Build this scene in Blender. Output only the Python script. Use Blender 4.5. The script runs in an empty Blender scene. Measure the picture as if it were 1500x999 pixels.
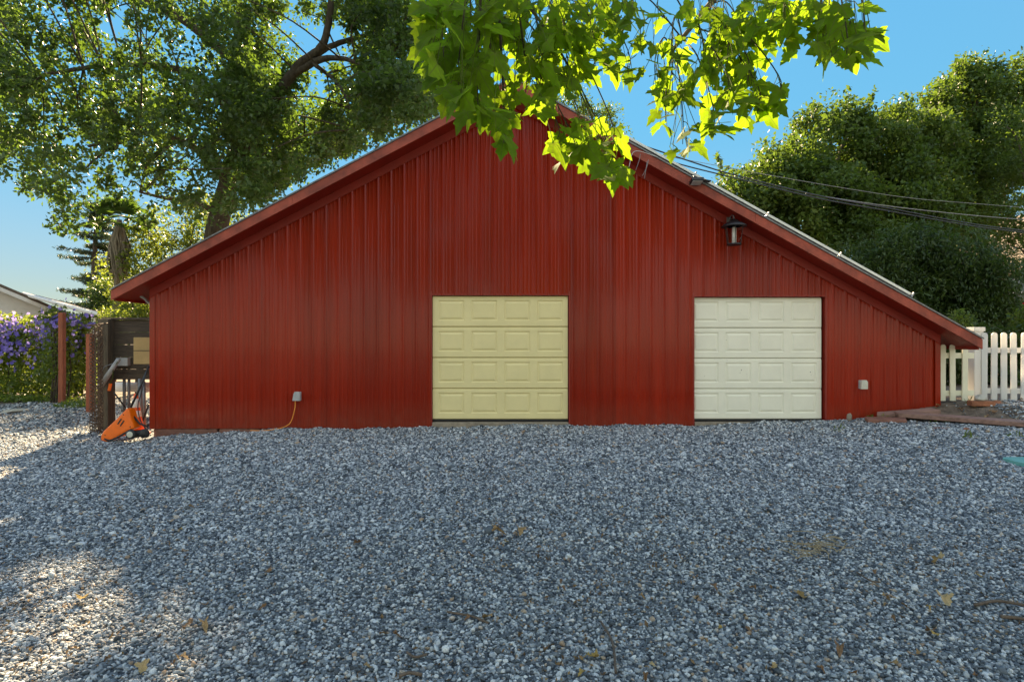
import bpy, bmesh, math, random
import numpy as np
from mathutils import Vector, Matrix

random.seed(7)
RNG = np.random.default_rng(11)
D = bpy.data
SC = bpy.context.scene
COL = SC.collection
R = math.radians

# ------------------------------------------------------------------ camera, light, exposure
EYE = 1.44
F = 833.33                      # focal length in photo pixels (1500 wide)
cam_d = D.cameras.new('camera'); cam = D.objects.new('camera', cam_d); COL.objects.link(cam)
cam.location = (0, 0, EYE); cam.rotation_euler = (R(90), 0, 0)
cam_d.sensor_width = 36; cam_d.lens = 20.0; cam_d.clip_start = 0.05; cam_d.clip_end = 2000
SC.camera = cam

SUN_AZ, SUN_EL = R(-13.0), R(33.0)      # azimuth from +Y towards +X
w = D.worlds.new('World'); SC.world = w; w.use_nodes = True
nt = w.node_tree; nt.nodes.clear()
sky = nt.nodes.new('ShaderNodeTexSky'); sky.sky_type = 'NISHITA'; sky.sun_disc = False
sky.sun_elevation = SUN_EL; sky.sun_rotation = SUN_AZ
sky.air_density = 0.75; sky.dust_density = 0.0; sky.ozone_density = 2.0; sky.altitude = 100
bg = nt.nodes.new('ShaderNodeBackground'); bg.inputs[1].default_value = 0.145
wo = nt.nodes.new('ShaderNodeOutputWorld')
hs = nt.nodes.new('ShaderNodeHueSaturation'); hs.inputs['Saturation'].default_value = 1.12; hs.inputs['Hue'].default_value = 0.497
nt.links.new(sky.outputs[0], hs.inputs['Color']); 
def _m(op, a, b=None, c=None):
    k = nt.nodes.new('ShaderNodeMath'); k.operation = op
    for i_, v_ in enumerate((a, b, c)):
        if v_ is None: continue
        if isinstance(v_, (int, float)): k.inputs[i_].default_value = v_
        else: nt.links.new(v_, k.inputs[i_])
    return k.outputs[0]
def _ss(v, a, b):
    k = nt.nodes.new('ShaderNodeMapRange'); k.interpolation_type = 'SMOOTHSTEP'; k.inputs[1].default_value = a; k.inputs[2].default_value = b
    nt.links.new(v, k.inputs[0]); return k.outputs[0]
# clear deep-blue sky: the bright side near the sun is held back, its upper part deepened
SKY_K, SKY_S = 1.6, 1.62
bw = nt.nodes.new('ShaderNodeRGBToBW'); nt.links.new(hs.outputs[0], bw.inputs[0])
wtc = nt.nodes.new('ShaderNodeTexCoord'); wsx = nt.nodes.new('ShaderNodeSeparateXYZ'); nt.links.new(wtc.outputs['Generated'], wsx.inputs[0])
gain = _m('DIVIDE', SKY_S, _m('MULTIPLY_ADD', bw.outputs[0], SKY_K, 1.0))
deep = _m('MULTIPLY', _ss(wsx.outputs[1], .25, .75), _ss(wsx.outputs[2], .03, .36))
# sky away from the sun whitened and boosted, added fill for the shaded side
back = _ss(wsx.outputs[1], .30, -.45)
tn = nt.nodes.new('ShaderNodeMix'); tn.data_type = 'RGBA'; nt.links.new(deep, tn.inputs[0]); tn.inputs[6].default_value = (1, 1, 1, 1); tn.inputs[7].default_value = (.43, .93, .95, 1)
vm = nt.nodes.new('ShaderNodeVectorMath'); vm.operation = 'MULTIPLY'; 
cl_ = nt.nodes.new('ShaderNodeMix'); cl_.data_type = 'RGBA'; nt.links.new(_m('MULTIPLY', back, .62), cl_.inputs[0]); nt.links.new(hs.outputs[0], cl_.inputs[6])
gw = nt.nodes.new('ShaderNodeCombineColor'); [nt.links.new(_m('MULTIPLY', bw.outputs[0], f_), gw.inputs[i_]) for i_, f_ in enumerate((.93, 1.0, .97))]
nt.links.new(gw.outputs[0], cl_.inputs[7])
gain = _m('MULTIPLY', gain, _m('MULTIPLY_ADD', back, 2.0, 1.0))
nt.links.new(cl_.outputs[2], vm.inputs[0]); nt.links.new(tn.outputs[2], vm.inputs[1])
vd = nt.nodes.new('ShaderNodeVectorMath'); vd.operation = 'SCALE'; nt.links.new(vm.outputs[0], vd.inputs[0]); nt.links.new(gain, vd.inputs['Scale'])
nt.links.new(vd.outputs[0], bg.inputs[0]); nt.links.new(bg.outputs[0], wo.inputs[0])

sun_d = D.lights.new('sun', 'SUN'); sun_d.energy = 5.0; sun_d.angle = R(0.53); sun_d.color = (1.0, 0.86, 0.68)
sun = D.objects.new('sun', sun_d); COL.objects.link(sun)
sv = Vector((math.sin(SUN_AZ)*math.cos(SUN_EL), math.cos(SUN_AZ)*math.cos(SUN_EL), math.sin(SUN_EL)))
sun.rotation_euler = sv.to_track_quat('Z', 'Y').to_euler(); sun.location = sv*60

SC.view_settings.view_transform = 'Standard'; SC.view_settings.look = 'None'
SC.view_settings.gamma = 1.0; SC.view_settings.exposure = 2.3
SC.view_settings.use_curve_mapping = False
SC.view_settings.use_white_balance = True; SC.view_settings.white_balance_temperature = 8800; SC.view_settings.white_balance_tint = 10
SC.cycles.max_bounces = 8; SC.cycles.transparent_max_bounces = 8
SC.cycles.sample_clamp_indirect = 6.0
SC.cycles.use_denoising = True

def P(px, py, Y):
    "a point of the photograph pushed out to distance Y"
    return Vector(((px-750)/F*Y, Y, EYE+(499.5-py)/F*Y))

# ------------------------------------------------------------------ helpers
def tag(o, label=None, cat=None, group=None, kind=None):
    if label: o['label'] = label
    if cat: o['category'] = cat
    if group: o['group'] = group
    if kind: o['kind'] = kind
    return o

def thing(name, label, cat, loc=(0, 0, 0), rz=0.0, group=None):
    o = D.objects.new(name, None); COL.objects.link(o)
    o.empty_display_size = 0.2
    o.location = loc; o.rotation_euler = (0, 0, rz)
    return tag(o, label, cat, group)

class MB:
    "collects geometry for ONE mesh object"
    def __init__(self): self.v = []; self.f = []
    def add(self, vs, fs):
        b = len(self.v); self.v += [tuple(p) for p in vs]
        self.f += [tuple(i+b for i in f) for f in fs]; return self
    def box(self, c, s, rot=None):
        x, y, z = s[0]/2, s[1]/2, s[2]/2
        vs = [Vector(p) for p in ((-x,-y,-z),(x,-y,-z),(x,y,-z),(-x,y,-z),(-x,-y,z),(x,-y,z),(x,y,z),(-x,y,z))]
        if rot is not None: vs = [rot @ p for p in vs]
        vs = [p+Vector(c) for p in vs]
        return self.add(vs, ((0,3,2,1),(4,5,6,7),(0,1,5,4),(1,2,6,5),(2,3,7,6),(3,0,4,7)))
    def prism(self, poly, y0, y1):
        "polygon in XZ extruded along Y"
        n = len(poly)
        vs = [(x, y0, z) for x, z in poly]+[(x, y1, z) for x, z in poly]
        fs = [tuple(range(n)), tuple(range(2*n-1, n-1, -1))]
        fs += [(i, i+n, (i+1) % n+n, (i+1) % n) for i in range(n)]
        return self.add(vs, fs)
    def tube(self, pts, rad, n=8, cap=True):
        pts = [Vector(p) for p in pts]
        if not hasattr(rad, '__len__'): rad = [rad]*len(pts)
        vs = []; fs = []; up = None
        for i, p in enumerate(pts):
            t = (pts[min(i+1, len(pts)-1)]-pts[max(i-1, 0)]).normalized()
            if up is None:
                up = t.orthogonal().normalized()
            up = (up - t*up.dot(t)).normalized(); s = t.cross(up)
            for k in range(n):
                a = 2*math.pi*k/n
                vs.append(p+(up*math.cos(a)+s*math.sin(a))*rad[i])
        for i in range(len(pts)-1):
            for k in range(n):
                fs.append((i*n+k, i*n+(k+1) % n, (i+1)*n+(k+1) % n, (i+1)*n+k))
        if cap:
            fs.append(tuple(range(n-1, -1, -1))); fs.append(tuple(range((len(pts)-1)*n, len(pts)*n)))
        return self.add(vs, fs)
    def lathe(self, prof, c=(0, 0, 0), n=20, rot=None):
        vs = []; fs = []
        for r, z in prof:
            for k in range(n):
                a = 2*math.pi*k/n; p = Vector((r*math.cos(a), r*math.sin(a), z))
                if rot is not None: p = rot @ p
                vs.append(p+Vector(c))
        for i in range(len(prof)-1):
            for k in range(n):
                fs.append((i*n+k, i*n+(k+1) % n, (i+1)*n+(k+1) % n, (i+1)*n+k))
        fs.append(tuple(range(n-1, -1, -1))); fs.append(tuple(range((len(prof)-1)*n, len(prof)*n)))
        return self.add(vs, fs)
    def build(self, name, mat, parent=None, smooth=False, bevel=0.0):
        me = D.meshes.new(name); me.from_pydata(self.v, [], self.f); me.update()
        if bevel > 0:
            bm = bmesh.new(); bm.from_mesh(me)
            es = [e for e in bm.edges if len(e.link_faces) == 2 and e.calc_face_angle(0) > 0.5]
            bmesh.ops.bevel(bm, geom=es, offset=bevel, segments=2, profile=0.6, affect='EDGES')
            bm.to_mesh(me); bm.free()
        if smooth: me.shade_smooth()
        me.materials.append(mat)
        o = D.objects.new(name, me); COL.objects.link(o)
        if parent: o.parent = parent
        return o

def np_mesh(name, V, Fc, mat, parent=None, rnd=None, smooth=False):
    "fast mesh: V (n,3), Fc (m,k); rnd = per face float attribute"
    me = D.meshes.new(name); V = np.asarray(V, np.float32); Fc = np.asarray(Fc, np.int32)
    k = Fc.shape[1]
    me.vertices.add(len(V)); me.vertices.foreach_set('co', V.ravel())
    me.loops.add(Fc.size); me.loops.foreach_set('vertex_index', Fc.ravel())
    me.polygons.add(len(Fc)); me.polygons.foreach_set('loop_start', np.arange(0, Fc.size, k, dtype=np.int32))
    me.polygons.foreach_set('loop_total', np.full(len(Fc), k, np.int32))
    me.update(calc_edges=True)
    if rnd is not None:
        a = me.attributes.new('rnd', 'FLOAT', 'FACE'); a.data.foreach_set('value', np.asarray(rnd, np.float32))
    if smooth: me.shade_smooth()
    me.materials.append(mat)
    o = D.objects.new(name, me); COL.objects.link(o)
    if parent: o.parent = parent
    return o

def copy_tree(o, parent=None):
    c = o.copy(); COL.objects.link(c)
    if parent is not None: c.parent = parent
    for ch in list(o.children): copy_tree(ch, c)
    return c

def sm(a, b, x):
    t = np.clip((np.asarray(x, float)-a)/(b-a), 0, 1); return t*t*(3-2*t)

def curve(pts, n=24):
    "Catmull-Rom through points"
    pts = [Vector(p) for p in pts]; q = [pts[0]*2-pts[1]]+pts+[pts[-1]*2-pts[-2]]; out = []
    for i in range(len(pts)-1):
        a, b, c, d = q[i:i+4]
        for k in range(n):
            t = k/n
            out.append(0.5*((2*b)+(c-a)*t+(2*a-5*b+4*c-d)*t*t+(3*b-a-3*c+d)*t*t*t))
    return out+[pts[-1]]

# ------------------------------------------------------------------ materials
def mat(name, color=(0.5, 0.5, 0.5), rough=0.6, metal=0.0, var=0.0, scale=8.0, bump=0.0, bscale=30.0, spec=0.5, stretch=None, coat=0.0, color2=None):
    m = D.materials.new(name); m.use_nodes = True; n = m.node_tree; b = n.nodes['Principled BSDF']
    b.inputs['Base Color'].default_value = (*color, 1); b.inputs['Roughness'].default_value = rough
    b.inputs['Metallic'].default_value = metal; b.inputs['Specular IOR Level'].default_value = spec
    b.inputs['Coat Weight'].default_value = coat
    tc = n.nodes.new('ShaderNodeTexCoord'); src = tc.outputs['Object']
    if stretch:
        mp = n.nodes.new('ShaderNodeMapping'); mp.inputs['Scale'].default_value = stretch
        n.links.new(src, mp.inputs[0]); src = mp.outputs[0]
    if var > 0 or color2:
        t = n.nodes.new('ShaderNodeTexNoise'); t.inputs['Scale'].default_value = scale; t.inputs['Detail'].default_value = 6
        t.inputs['Roughness'].default_value = 0.65
        n.links.new(src, t.inputs['Vector'])
        r = n.nodes.new('ShaderNodeValToRGB'); r.color_ramp.elements[0].position = 0.3; r.color_ramp.elements[1].position = 0.7
        lo = tuple(c*(1-var) for c in color); hi = color2 or tuple(min(1, c*(1+var)) for c in color)
        r.color_ramp.elements[0].color = (*lo, 1); r.color_ramp.elements[1].color = (*hi, 1)
        n.links.new(t.outputs['Fac'], r.inputs[0]); n.links.new(r.outputs[0], b.inputs['Base Color'])
    if bump > 0:
        t2 = n.nodes.new('ShaderNodeTexNoise'); t2.inputs['Scale'].default_value = bscale; t2.inputs['Detail'].default_value = 5
        n.links.new(src, t2.inputs['Vector'])
        bp = n.nodes.new('ShaderNodeBump'); bp.inputs['Strength'].default_value = bump; bp.inputs['Distance'].default_value = 0.02
        n.links.new(t2.outputs['Fac'], bp.inputs['Height']); n.links.new(bp.outputs[0], b.inputs['Normal'])
    return m

def leaf_mat(name, dark, mid, light, trans, tcol, rough=0.45, spec=0.4):
    "diffuse leaf that also lets light through"
    m = D.materials.new(name); m.use_nodes = True; n = m.node_tree; b = n.nodes['Principled BSDF']
    at = n.nodes.new('ShaderNodeAttribute'); at.attribute_name = 'rnd'
    r = n.nodes.new('ShaderNodeValToRGB'); e = r.color_ramp.elements
    e[0].position = 0.0; e[0].color = (*dark, 1); e[1].position = 1.0; e[1].color = (*light, 1)
    k = e.new(0.55); k.color = (*mid, 1)
    n.links.new(at.outputs['Fac'], r.inputs[0]); n.links.new(r.outputs[0], b.inputs['Base Color'])
    b.inputs['Roughness'].default_value = rough; b.inputs['Specular IOR Level'].default_value = spec
    t = n.nodes.new('ShaderNodeBsdfTranslucent')
    mx = n.nodes.new('ShaderNodeMix'); mx.data_type = 'RGBA'; mx.inputs[0].default_value = 0.65
    n.links.new(r.outputs[0], mx.inputs[6]); mx.inputs[7].default_value = (*tcol, 1)
    n.links.new(mx.outputs[2], t.inputs[0])
    ms = n.nodes.new('ShaderNodeMixShader'); ms.inputs[0].default_value = trans
    n.links.new(b.outputs[0], ms.inputs[1]); n.links.new(t.outputs[0], ms.inputs[2])
    n.links.new(ms.outputs[0], n.nodes['Material Output'].inputs[0])
    return m

def red_metal():
    "painted steel cladding: slightly streaked, oil-canned, semi gloss"
    m = mat('red_painted_steel', (0.40, 0.030, 0.010), 0.36, var=0.0, spec=0.08)
    n = m.node_tree; b = n.nodes['Principled BSDF']; b.inputs['Coat Weight'].default_value = 0.25; b.inputs['Coat Roughness'].default_value = 0.11; b.inputs['Coat IOR'].default_value = 1.55
    tc = n.nodes.new('ShaderNodeTexCoord')
    mp = n.nodes.new('ShaderNodeMapping'); mp.inputs['Scale'].default_value = (6, 6, 0.35)
    n.links.new(tc.outputs['Object'], mp.inputs[0])
    t = n.nodes.new('ShaderNodeTexNoise'); t.inputs['Scale'].default_value = 1.0; t.inputs['Detail'].default_value = 6
    n.links.new(mp.outputs[0], t.inputs['Vector'])
    r = n.nodes.new('ShaderNodeValToRGB'); e = r.color_ramp.elements
    e[0].position = 0.3; e[0].color = (0.225, 0.0105, 0.0016, 1); e[1].position = 0.75; e[1].color = (0.325, 0.0160, 0.0024, 1)
    n.links.new(t.outputs['Fac'], r.inputs[0])
    # dust and splash near the foot of the sheets and fine speckle
    t3 = n.nodes.new('ShaderNodeTexNoise'); t3.inputs['Scale'].default_value = 55; t3.inputs['Detail'].default_value = 4
    n.links.new(tc.outputs['Object'], t3.inputs['Vector'])
    r3 = n.nodes.new('ShaderNodeValToRGB'); r3.color_ramp.elements[0].position = 0.62; r3.color_ramp.elements[1].position = 0.80
    r3.color_ramp.elements[1].color = (0.30, 0.30, 0.30, 1)
    n.links.new(t3.outputs['Fac'], r3.inputs[0])
    mx = n.nodes.new('ShaderNodeMix'); mx.data_type = 'RGBA'
    n.links.new(r3.outputs[0], mx.inputs[0]); n.links.new(r.outputs[0], mx.inputs[6]); mx.inputs[7].default_value = (0.30, 0.14, 0.09, 1)
    sx = n.nodes.new('ShaderNodeSeparateXYZ'); n.links.new(tc.outputs['Object'], sx.inputs[0])
    dv = n.nodes.new('ShaderNodeMath'); dv.operation = 'DIVIDE'; dv.inputs[1].default_value = 0.9144; n.links.new(sx.outputs[0], dv.inputs[0])
    fl_ = n.nodes.new('ShaderNodeMath'); fl_.operation = 'FLOOR'; n.links.new(dv.outputs[0], fl_.inputs[0])
    wn_ = n.nodes.new('ShaderNodeTexWhiteNoise'); wn_.noise_dimensions = '1D'; n.links.new(fl_.outputs[0], wn_.inputs['W'])
    mr_ = n.nodes.new('ShaderNodeMapRange'); mr_.inputs[3].default_value = 0.86; mr_.inputs[4].default_value = 1.12; n.links.new(wn_.outputs['Value'], mr_.inputs[0])
    vs_ = n.nodes.new('ShaderNodeVectorMath'); vs_.operation = 'SCALE'; n.links.new(mx.outputs[2], vs_.inputs[0]); n.links.new(mr_.outputs[0], vs_.inputs['Scale'])
    mz = n.nodes.new('ShaderNodeMapRange'); mz.inputs[1].default_value = 0.45; mz.inputs[2].default_value = -0.1; mz.inputs[3].default_value = 0; mz.inputs[4].default_value = 1.0; n.links.new(sx.outputs[2], mz.inputs[0])
    t5 = n.nodes.new('ShaderNodeTexNoise'); t5.inputs['Scale'].default_value = 7; t5.inputs['Detail'].default_value = 8; n.links.new(tc.outputs['Object'], t5.inputs['Vector'])
    m5 = n.nodes.new('ShaderNodeMath'); m5.operation = 'MULTIPLY'; n.links.new(mz.outputs[0], m5.inputs[0]); n.links.new(t5.outputs['Fac'], m5.inputs[1])
    m6 = n.nodes.new('ShaderNodeMath'); m6.operation = 'MULTIPLY'; m6.inputs[1].default_value = .5; n.links.new(m5.outputs[0], m6.inputs[0])
    mx5 = n.nodes.new('ShaderNodeMix'); mx5.data_type = 'RGBA'; n.links.new(m6.outputs[0], mx5.inputs[0]); n.links.new(vs_.outputs[0], mx5.inputs[6]); mx5.inputs[7].default_value = (0.20, 0.10, 0.065, 1)
    n.links.new(mx5.outputs[2], b.inputs['Base Color'])
    rr = n.nodes.new('ShaderNodeMapRange'); rr.inputs[3].default_value = 0.26; rr.inputs[4].default_value = 0.5
    n.links.new(t.outputs['Fac'], rr.inputs[0]); n.links.new(rr.outputs[0], b.inputs['Roughness'])
    mp2 = n.nodes.new('ShaderNodeMapping'); mp2.inputs['Scale'].default_value = (3.0, 3.0, 1.1)
    n.links.new(tc.outputs['Object'], mp2.inputs[0])
    t2 = n.nodes.new('ShaderNodeTexNoise'); t2.inputs['Scale'].default_value = 1.6; t2.inputs['Detail'].default_value = 2
    n.links.new(mp2.outputs[0], t2.inputs['Vector'])
    bp = n.nodes.new('ShaderNodeBump'); bp.inputs['Strength'].default_value = 0.5; bp.inputs['Distance'].default_value = 0.02
    n.links.new(t2.outputs['Fac'], bp.inputs['Height']); n.links.new(bp.outputs[0], b.inputs['Normal'])
    return m

M = {}
M['red'] = red_metal()
M['red_trim'] = mat('red_trim_paint', (0.25, 0.0135, 0.005), 0.5, var=0.18, scale=3, stretch=(1, 1, 1), bump=0.15, bscale=20)
M['red_fascia'] = mat('red_fascia_board', (0.29, 0.052, 0.028), 0.7, var=0.45, scale=3.5, bump=0.35, bscale=14)
M['red_post'] = mat('red_wood_post', (0.27, 0.064, 0.024), 0.7, var=0.25, scale=4, bump=0.3, stretch=(4, 4, .6))
M['roofing'] = mat('grey_roof_shingle', (0.16, 0.15, 0.14), 0.9, var=0.4, scale=25, bump=0.6, bscale=60)
M['alu'] = mat('aluminium', (0.62, 0.62, 0.58), 0.42, metal=0.6, var=0.08)
M['pv'] = mat('dark_solar_glass', (0.012, 0.015, 0.03), 0.12, coat=0.6)
M['black'] = mat('black_metal', (0.012, 0.012, 0.013), 0.45, var=0.3, scale=20)
M['rubber'] = mat('black_rubber', (0.02, 0.02, 0.02), 0.7)
M['grey_pl'] = mat('grey_plastic', (0.36, 0.36, 0.35), 0.5, var=0.15, scale=14)
M['grey_dk'] = mat('weathered_grey_metal', (0.17, 0.17, 0.17), 0.5, metal=0.4, var=0.35, scale=10)
M['cream_pl'] = mat('pale_plastic', (0.55, 0.52, 0.42), 0.5, var=0.15, scale=14)
M['orange_cord'] = mat('orange_cord', (0.75, 0.25, 0.03), 0.5)
M['orange'] = mat('orange_plastic', (0.90, 0.14, 0.004), 0.45, var=0.12, scale=8)
M['cone'] = mat('orange_cone_rubber', (0.80, 0.10, 0.015), 0.5, var=0.15, scale=8)
M['white_band'] = mat('white_reflective_band', (0.68, 0.66, 0.62), 0.4, var=0.12, scale=12)
M['dark_wood'] = mat('weathered_dark_wood', (0.060, 0.043, 0.030), 0.85, var=0.5, scale=3, stretch=(1.2, 6, 14), bump=0.6, bscale=8)
M['dark_wood_v'] = mat('weathered_post_wood', (0.095, 0.072, 0.046), 0.85, var=0.45, scale=3, stretch=(14, 14, 1.2), bump=0.6, bscale=8)
M['cardboard'] = mat('cardboard', (0.40, 0.27, 0.12), 0.85, var=0.12, scale=5)
M['rust'] = mat('rusty_chain', (0.12, 0.075, 0.048), 0.75, metal=0.3, var=0.5, scale=30)
M['door_yellow'] = mat('pale_yellow_door_paint', (0.74, 0.62, 0.31), 0.48, var=0.05, scale=2.5, bump=0.05, bscale=90)
M['door_cream'] = mat('cream_door_paint', (0.80, 0.76, 0.61), 0.48, var=0.05, scale=2.5, bump=0.05, bscale=90)
M['dirt_mark'] = mat('dark_scuff', (0.035, 0.03, 0.025), 0.9)
M['concrete'] = mat('old_concrete', (0.26, 0.21, 0.155), 0.9, var=0.35, scale=6, bump=0.5, bscale=40)
M['stone_red'] = mat('red_foundation_stone', (0.22, 0.095, 0.065), 0.9, var=0.35, scale=5, bump=0.7, bscale=18)
M['brick'] = mat('weathered_brick', (0.30, 0.11, 0.055), 0.9, var=0.35, scale=8, bump=0.6, bscale=40)
M['pale_stone'] = mat('pale_rock', (0.42, 0.38, 0.30), 0.9, var=0.25, scale=6, bump=0.7, bscale=14)
M['timber'] = mat('red_brown_timber', (0.26, 0.145, 0.11), 0.85, var=0.4, scale=3, stretch=(1.2, 6, 6), bump=0.5, bscale=12)
M['teal'] = mat('teal_plastic_lid', (0.10, 0.36, 0.31), 0.55, var=0.15, scale=10, bump=0.1, bscale=60)
M['bark'] = mat('grey_brown_bark', (0.078, 0.063, 0.046), 0.95, spec=0.08, var=0.5, scale=5, stretch=(3, 3, .8), bump=1.0, bscale=9)
M['bark_pale'] = mat('pale_bark', (0.20, 0.165, 0.12), 0.95, spec=0.08, var=0.4, scale=6, stretch=(3, 3, .8), bump=0.8, bscale=10)
M['skirt'] = mat('dead_palm_frond', (0.22, 0.185, 0.14), 0.9, var=0.4, scale=12, stretch=(6, 6, .6), bump=0.8, bscale=12)
M['siding_white'] = mat('white_siding', (0.68, 0.66, 0.62), 0.6, var=0.06, scale=4)
M['siding_beige'] = mat('beige_siding', (0.19, 0.23, 0.26), 0.7, var=0.08, scale=4)
M['glass'] = mat('dark_window_glass', (0.02, 0.025, 0.03), 0.08)
M['roof_brown'] = mat('brown_shingle', (0.13, 0.095, 0.07), 0.9, var=0.35, scale=16, bump=0.5, bscale=50)
M['wire'] = mat('black_cable_sheath', (0.02, 0.02, 0.022), 0.5)
M['wire_grey'] = mat('grey_cable', (0.22, 0.22, 0.22), 0.5)
M['straw'] = mat('dry_straw', (0.36, 0.27, 0.15), 0.9, var=0.3, scale=40)
M['twig'] = mat('dry_twig', (0.12, 0.085, 0.060), 0.9, var=0.4, scale=30)
for i, c in enumerate(((0.34, 0.21, 0.09), (0.22, 0.115, 0.050), (0.46, 0.32, 0.15), (0.40, 0.26, 0.07))):
    M['dry%d' % i] = mat('dry_leaf_%s' % ('tan', 'brown', 'pale', 'yellow')[i], c, 0.75, var=0.4, scale=25, bump=0.4, bscale=60)

M['oak'] = leaf_mat('oak_leaf', (0.020, 0.040, 0.015), (0.036, 0.068, 0.019), (0.068, 0.108, 0.024), 0.38, (0.20, 0.36, 0.04))
M['laurel'] = leaf_mat('laurel_leaf', (0.028, 0.056, 0.015), (0.052, 0.092, 0.019), (0.105, 0.145, 0.028), 0.32, (0.22, 0.36, 0.04), rough=0.5, spec=0.25)
M['cedar'] = leaf_mat('cedar_leaf', (0.022, 0.047, 0.013), (0.038, 0.072, 0.017), (0.066, 0.104, 0.022), 0.30, (0.16, 0.28, 0.035))
M['conifer'] = leaf_mat('conifer_needle', (0.022, 0.042, 0.022), (0.035, 0.062, 0.03), (0.06, 0.09, 0.03), 0.2, (0.12, 0.2, 0.05))
M['lime'] = leaf_mat('bright_shrub_leaf', (0.045, 0.08, 0.018), (0.075, 0.12, 0.025), (0.13, 0.17, 0.03), 0.45, (0.36, 0.44, 0.05))
M['vine'] = leaf_mat('vine_leaf', (0.045, 0.088, 0.020), (0.080, 0.135, 0.028), (0.13, 0.18, 0.035), 0.45, (0.40, 0.50, 0.06))
M['petal'] = leaf_mat('purple_petal', (0.12, 0.09, 0.50), (0.20, 0.15, 0.62), (0.42, 0.34, 0.75), 0.4, (0.55, 0.42, 0.85))
M['red_petal'] = leaf_mat('red_petal', (0.5, 0.01, 0.02), (0.6, 0.02, 0.03), (0.7, 0.04, 0.05), 0.3, (0.8, 0.05, 0.05))
M['plane'] = leaf_mat('sycamore_leaf', (0.065, 0.145, 0.014), (0.100, 0.195, 0.018), (0.16, 0.25, 0.024), 0.58, (0.34, 0.58, 0.03), rough=0.7, spec=0.06)

M['crumb'] = leaf_mat('dead_leaf_crumb', (0.06, 0.035, 0.02), (0.17, 0.10, 0.05), (0.34, 0.22, 0.09), 0.15, (0.3, 0.2, 0.08), rough=.8)
def add_veins(m):
    n = m.node_tree; L = n.links.new
    at = n.nodes.new('ShaderNodeAttribute'); at.attribute_name = 'lxy'
    sx = n.nodes.new('ShaderNodeSeparateXYZ'); L(at.outputs['Vector'], sx.inputs[0])
    def mth(op, a, b=None):
        k = n.nodes.new('ShaderNodeMath'); k.operation = op
        for i, v in enumerate((a, b)):
            if v is None: continue
            if isinstance(v, (int, float)): k.inputs[i].default_value = v
            else: L(v, k.inputs[i])
        return k.outputs[0]
    th = mth('ARCTAN2', sx.outputs[0], sx.outputs[1])
    pp = mth('PINGPONG', th, .36)
    r_ = mth('SQRT', mth('ADD', mth('MULTIPLY', sx.outputs[0], sx.outputs[0]), mth('MULTIPLY', sx.outputs[1], sx.outputs[1])))
    d_ = mth('MULTIPLY', r_, mth('SINE', pp))
    # side veins leaving each main vein
    sd = mth('MULTIPLY', mth('PINGPONG', mth('SUBTRACT', r_, mth('MULTIPLY', d_, .9)), .055), 2.2)
    v1 = n.nodes.new('ShaderNodeMapRange'); v1.inputs[1].default_value = .008; v1.inputs[2].default_value = .026; v1.inputs[3].default_value = 1; v1.inputs[4].default_value = 0; L(d_, v1.inputs[0])
    v2 = n.nodes.new('ShaderNodeMapRange'); v2.inputs[1].default_value = .004; v2.inputs[2].default_value = .022; v2.inputs[3].default_value = .4; v2.inputs[4].default_value = 0; L(sd, v2.inputs[0])
    vf_ = mth('MAXIMUM', v1.outputs[0], v2.outputs[0])
    ramp = [k for k in n.nodes if k.type == 'VALTORGB'][0]; b = n.nodes['Principled BSDF']; tr = [k for k in n.nodes if k.type == 'BSDF_TRANSLUCENT'][0]
    src_t = tr.inputs[0].links[0].from_socket
    nz = n.nodes.new('ShaderNodeTexNoise'); nz.inputs['Scale'].default_value = 22; nz.inputs['Detail'].default_value = 4
    tc = n.nodes.new('ShaderNodeTexCoord'); L(tc.outputs['Object'], nz.inputs['Vector'])
    mrn = n.nodes.new('ShaderNodeMapRange'); mrn.inputs[1].default_value = .3; mrn.inputs[2].default_value = .7; mrn.inputs[3].default_value = .72; mrn.inputs[4].default_value = 1.2; L(nz.outputs['Fac'], mrn.inputs[0])
    for src, dst, vc in ((ramp.outputs[0], b.inputs['Base Color'], (0.16, 0.22, 0.06, 1)), (src_t, tr.inputs[0], (0.20, 0.26, 0.03, 1))):
        sc_ = n.nodes.new('ShaderNodeVectorMath'); sc_.operation = 'SCALE'; L(src, sc_.inputs[0]); L(mrn.outputs[0], sc_.inputs['Scale'])
        mx = n.nodes.new('ShaderNodeMix'); mx.data_type = 'RGBA'; L(vf_, mx.inputs[0]); L(sc_.outputs[0], mx.inputs[6]); mx.inputs[7].default_value = vc
        L(mx.outputs[2], dst)
add_veins(M['plane'])
M['stalk'] = mat('leaf_stalk', (0.10, 0.13, 0.03), 0.9, spec=0.05)
# white vinyl lets some sun through
m = D.materials.new('white_vinyl'); m.use_nodes = True; n = m.node_tree; b = n.nodes['Principled BSDF']
b.inputs['Base Color'].default_value = (0.74, 0.74, 0.71, 1); b.inputs['Roughness'].default_value = 0.4
t = n.nodes.new('ShaderNodeBsdfTranslucent'); t.inputs[0].default_value = (0.86, 0.83, 0.78, 1)
ms = n.nodes.new('ShaderNodeMixShader'); ms.inputs[0].default_value = 0.32
n.links.new(b.outputs[0], ms.inputs[1]); n.links.new(t.outputs[0], ms.inputs[2]); n.links.new(ms.outputs[0], n.nodes['Material Output'].inputs[0])
M['vinyl'] = m
M['cream_wood'] = mat('cream_painted_wood', (0.74, 0.70, 0.52), 0.55, var=0.06, scale=6)

# lantern glass
m = D.materials.new('lantern_glass'); m.use_nodes = True; b = m.node_tree.nodes['Principled BSDF']
b.inputs['Base Color'].default_value = (0.9, 0.9, 0.88, 1); b.inputs['Roughness'].default_value = 0.06
b.inputs['Transmission Weight'].default_value = 1.0; b.inputs['IOR'].default_value = 1.05
M['clear'] = m

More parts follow.
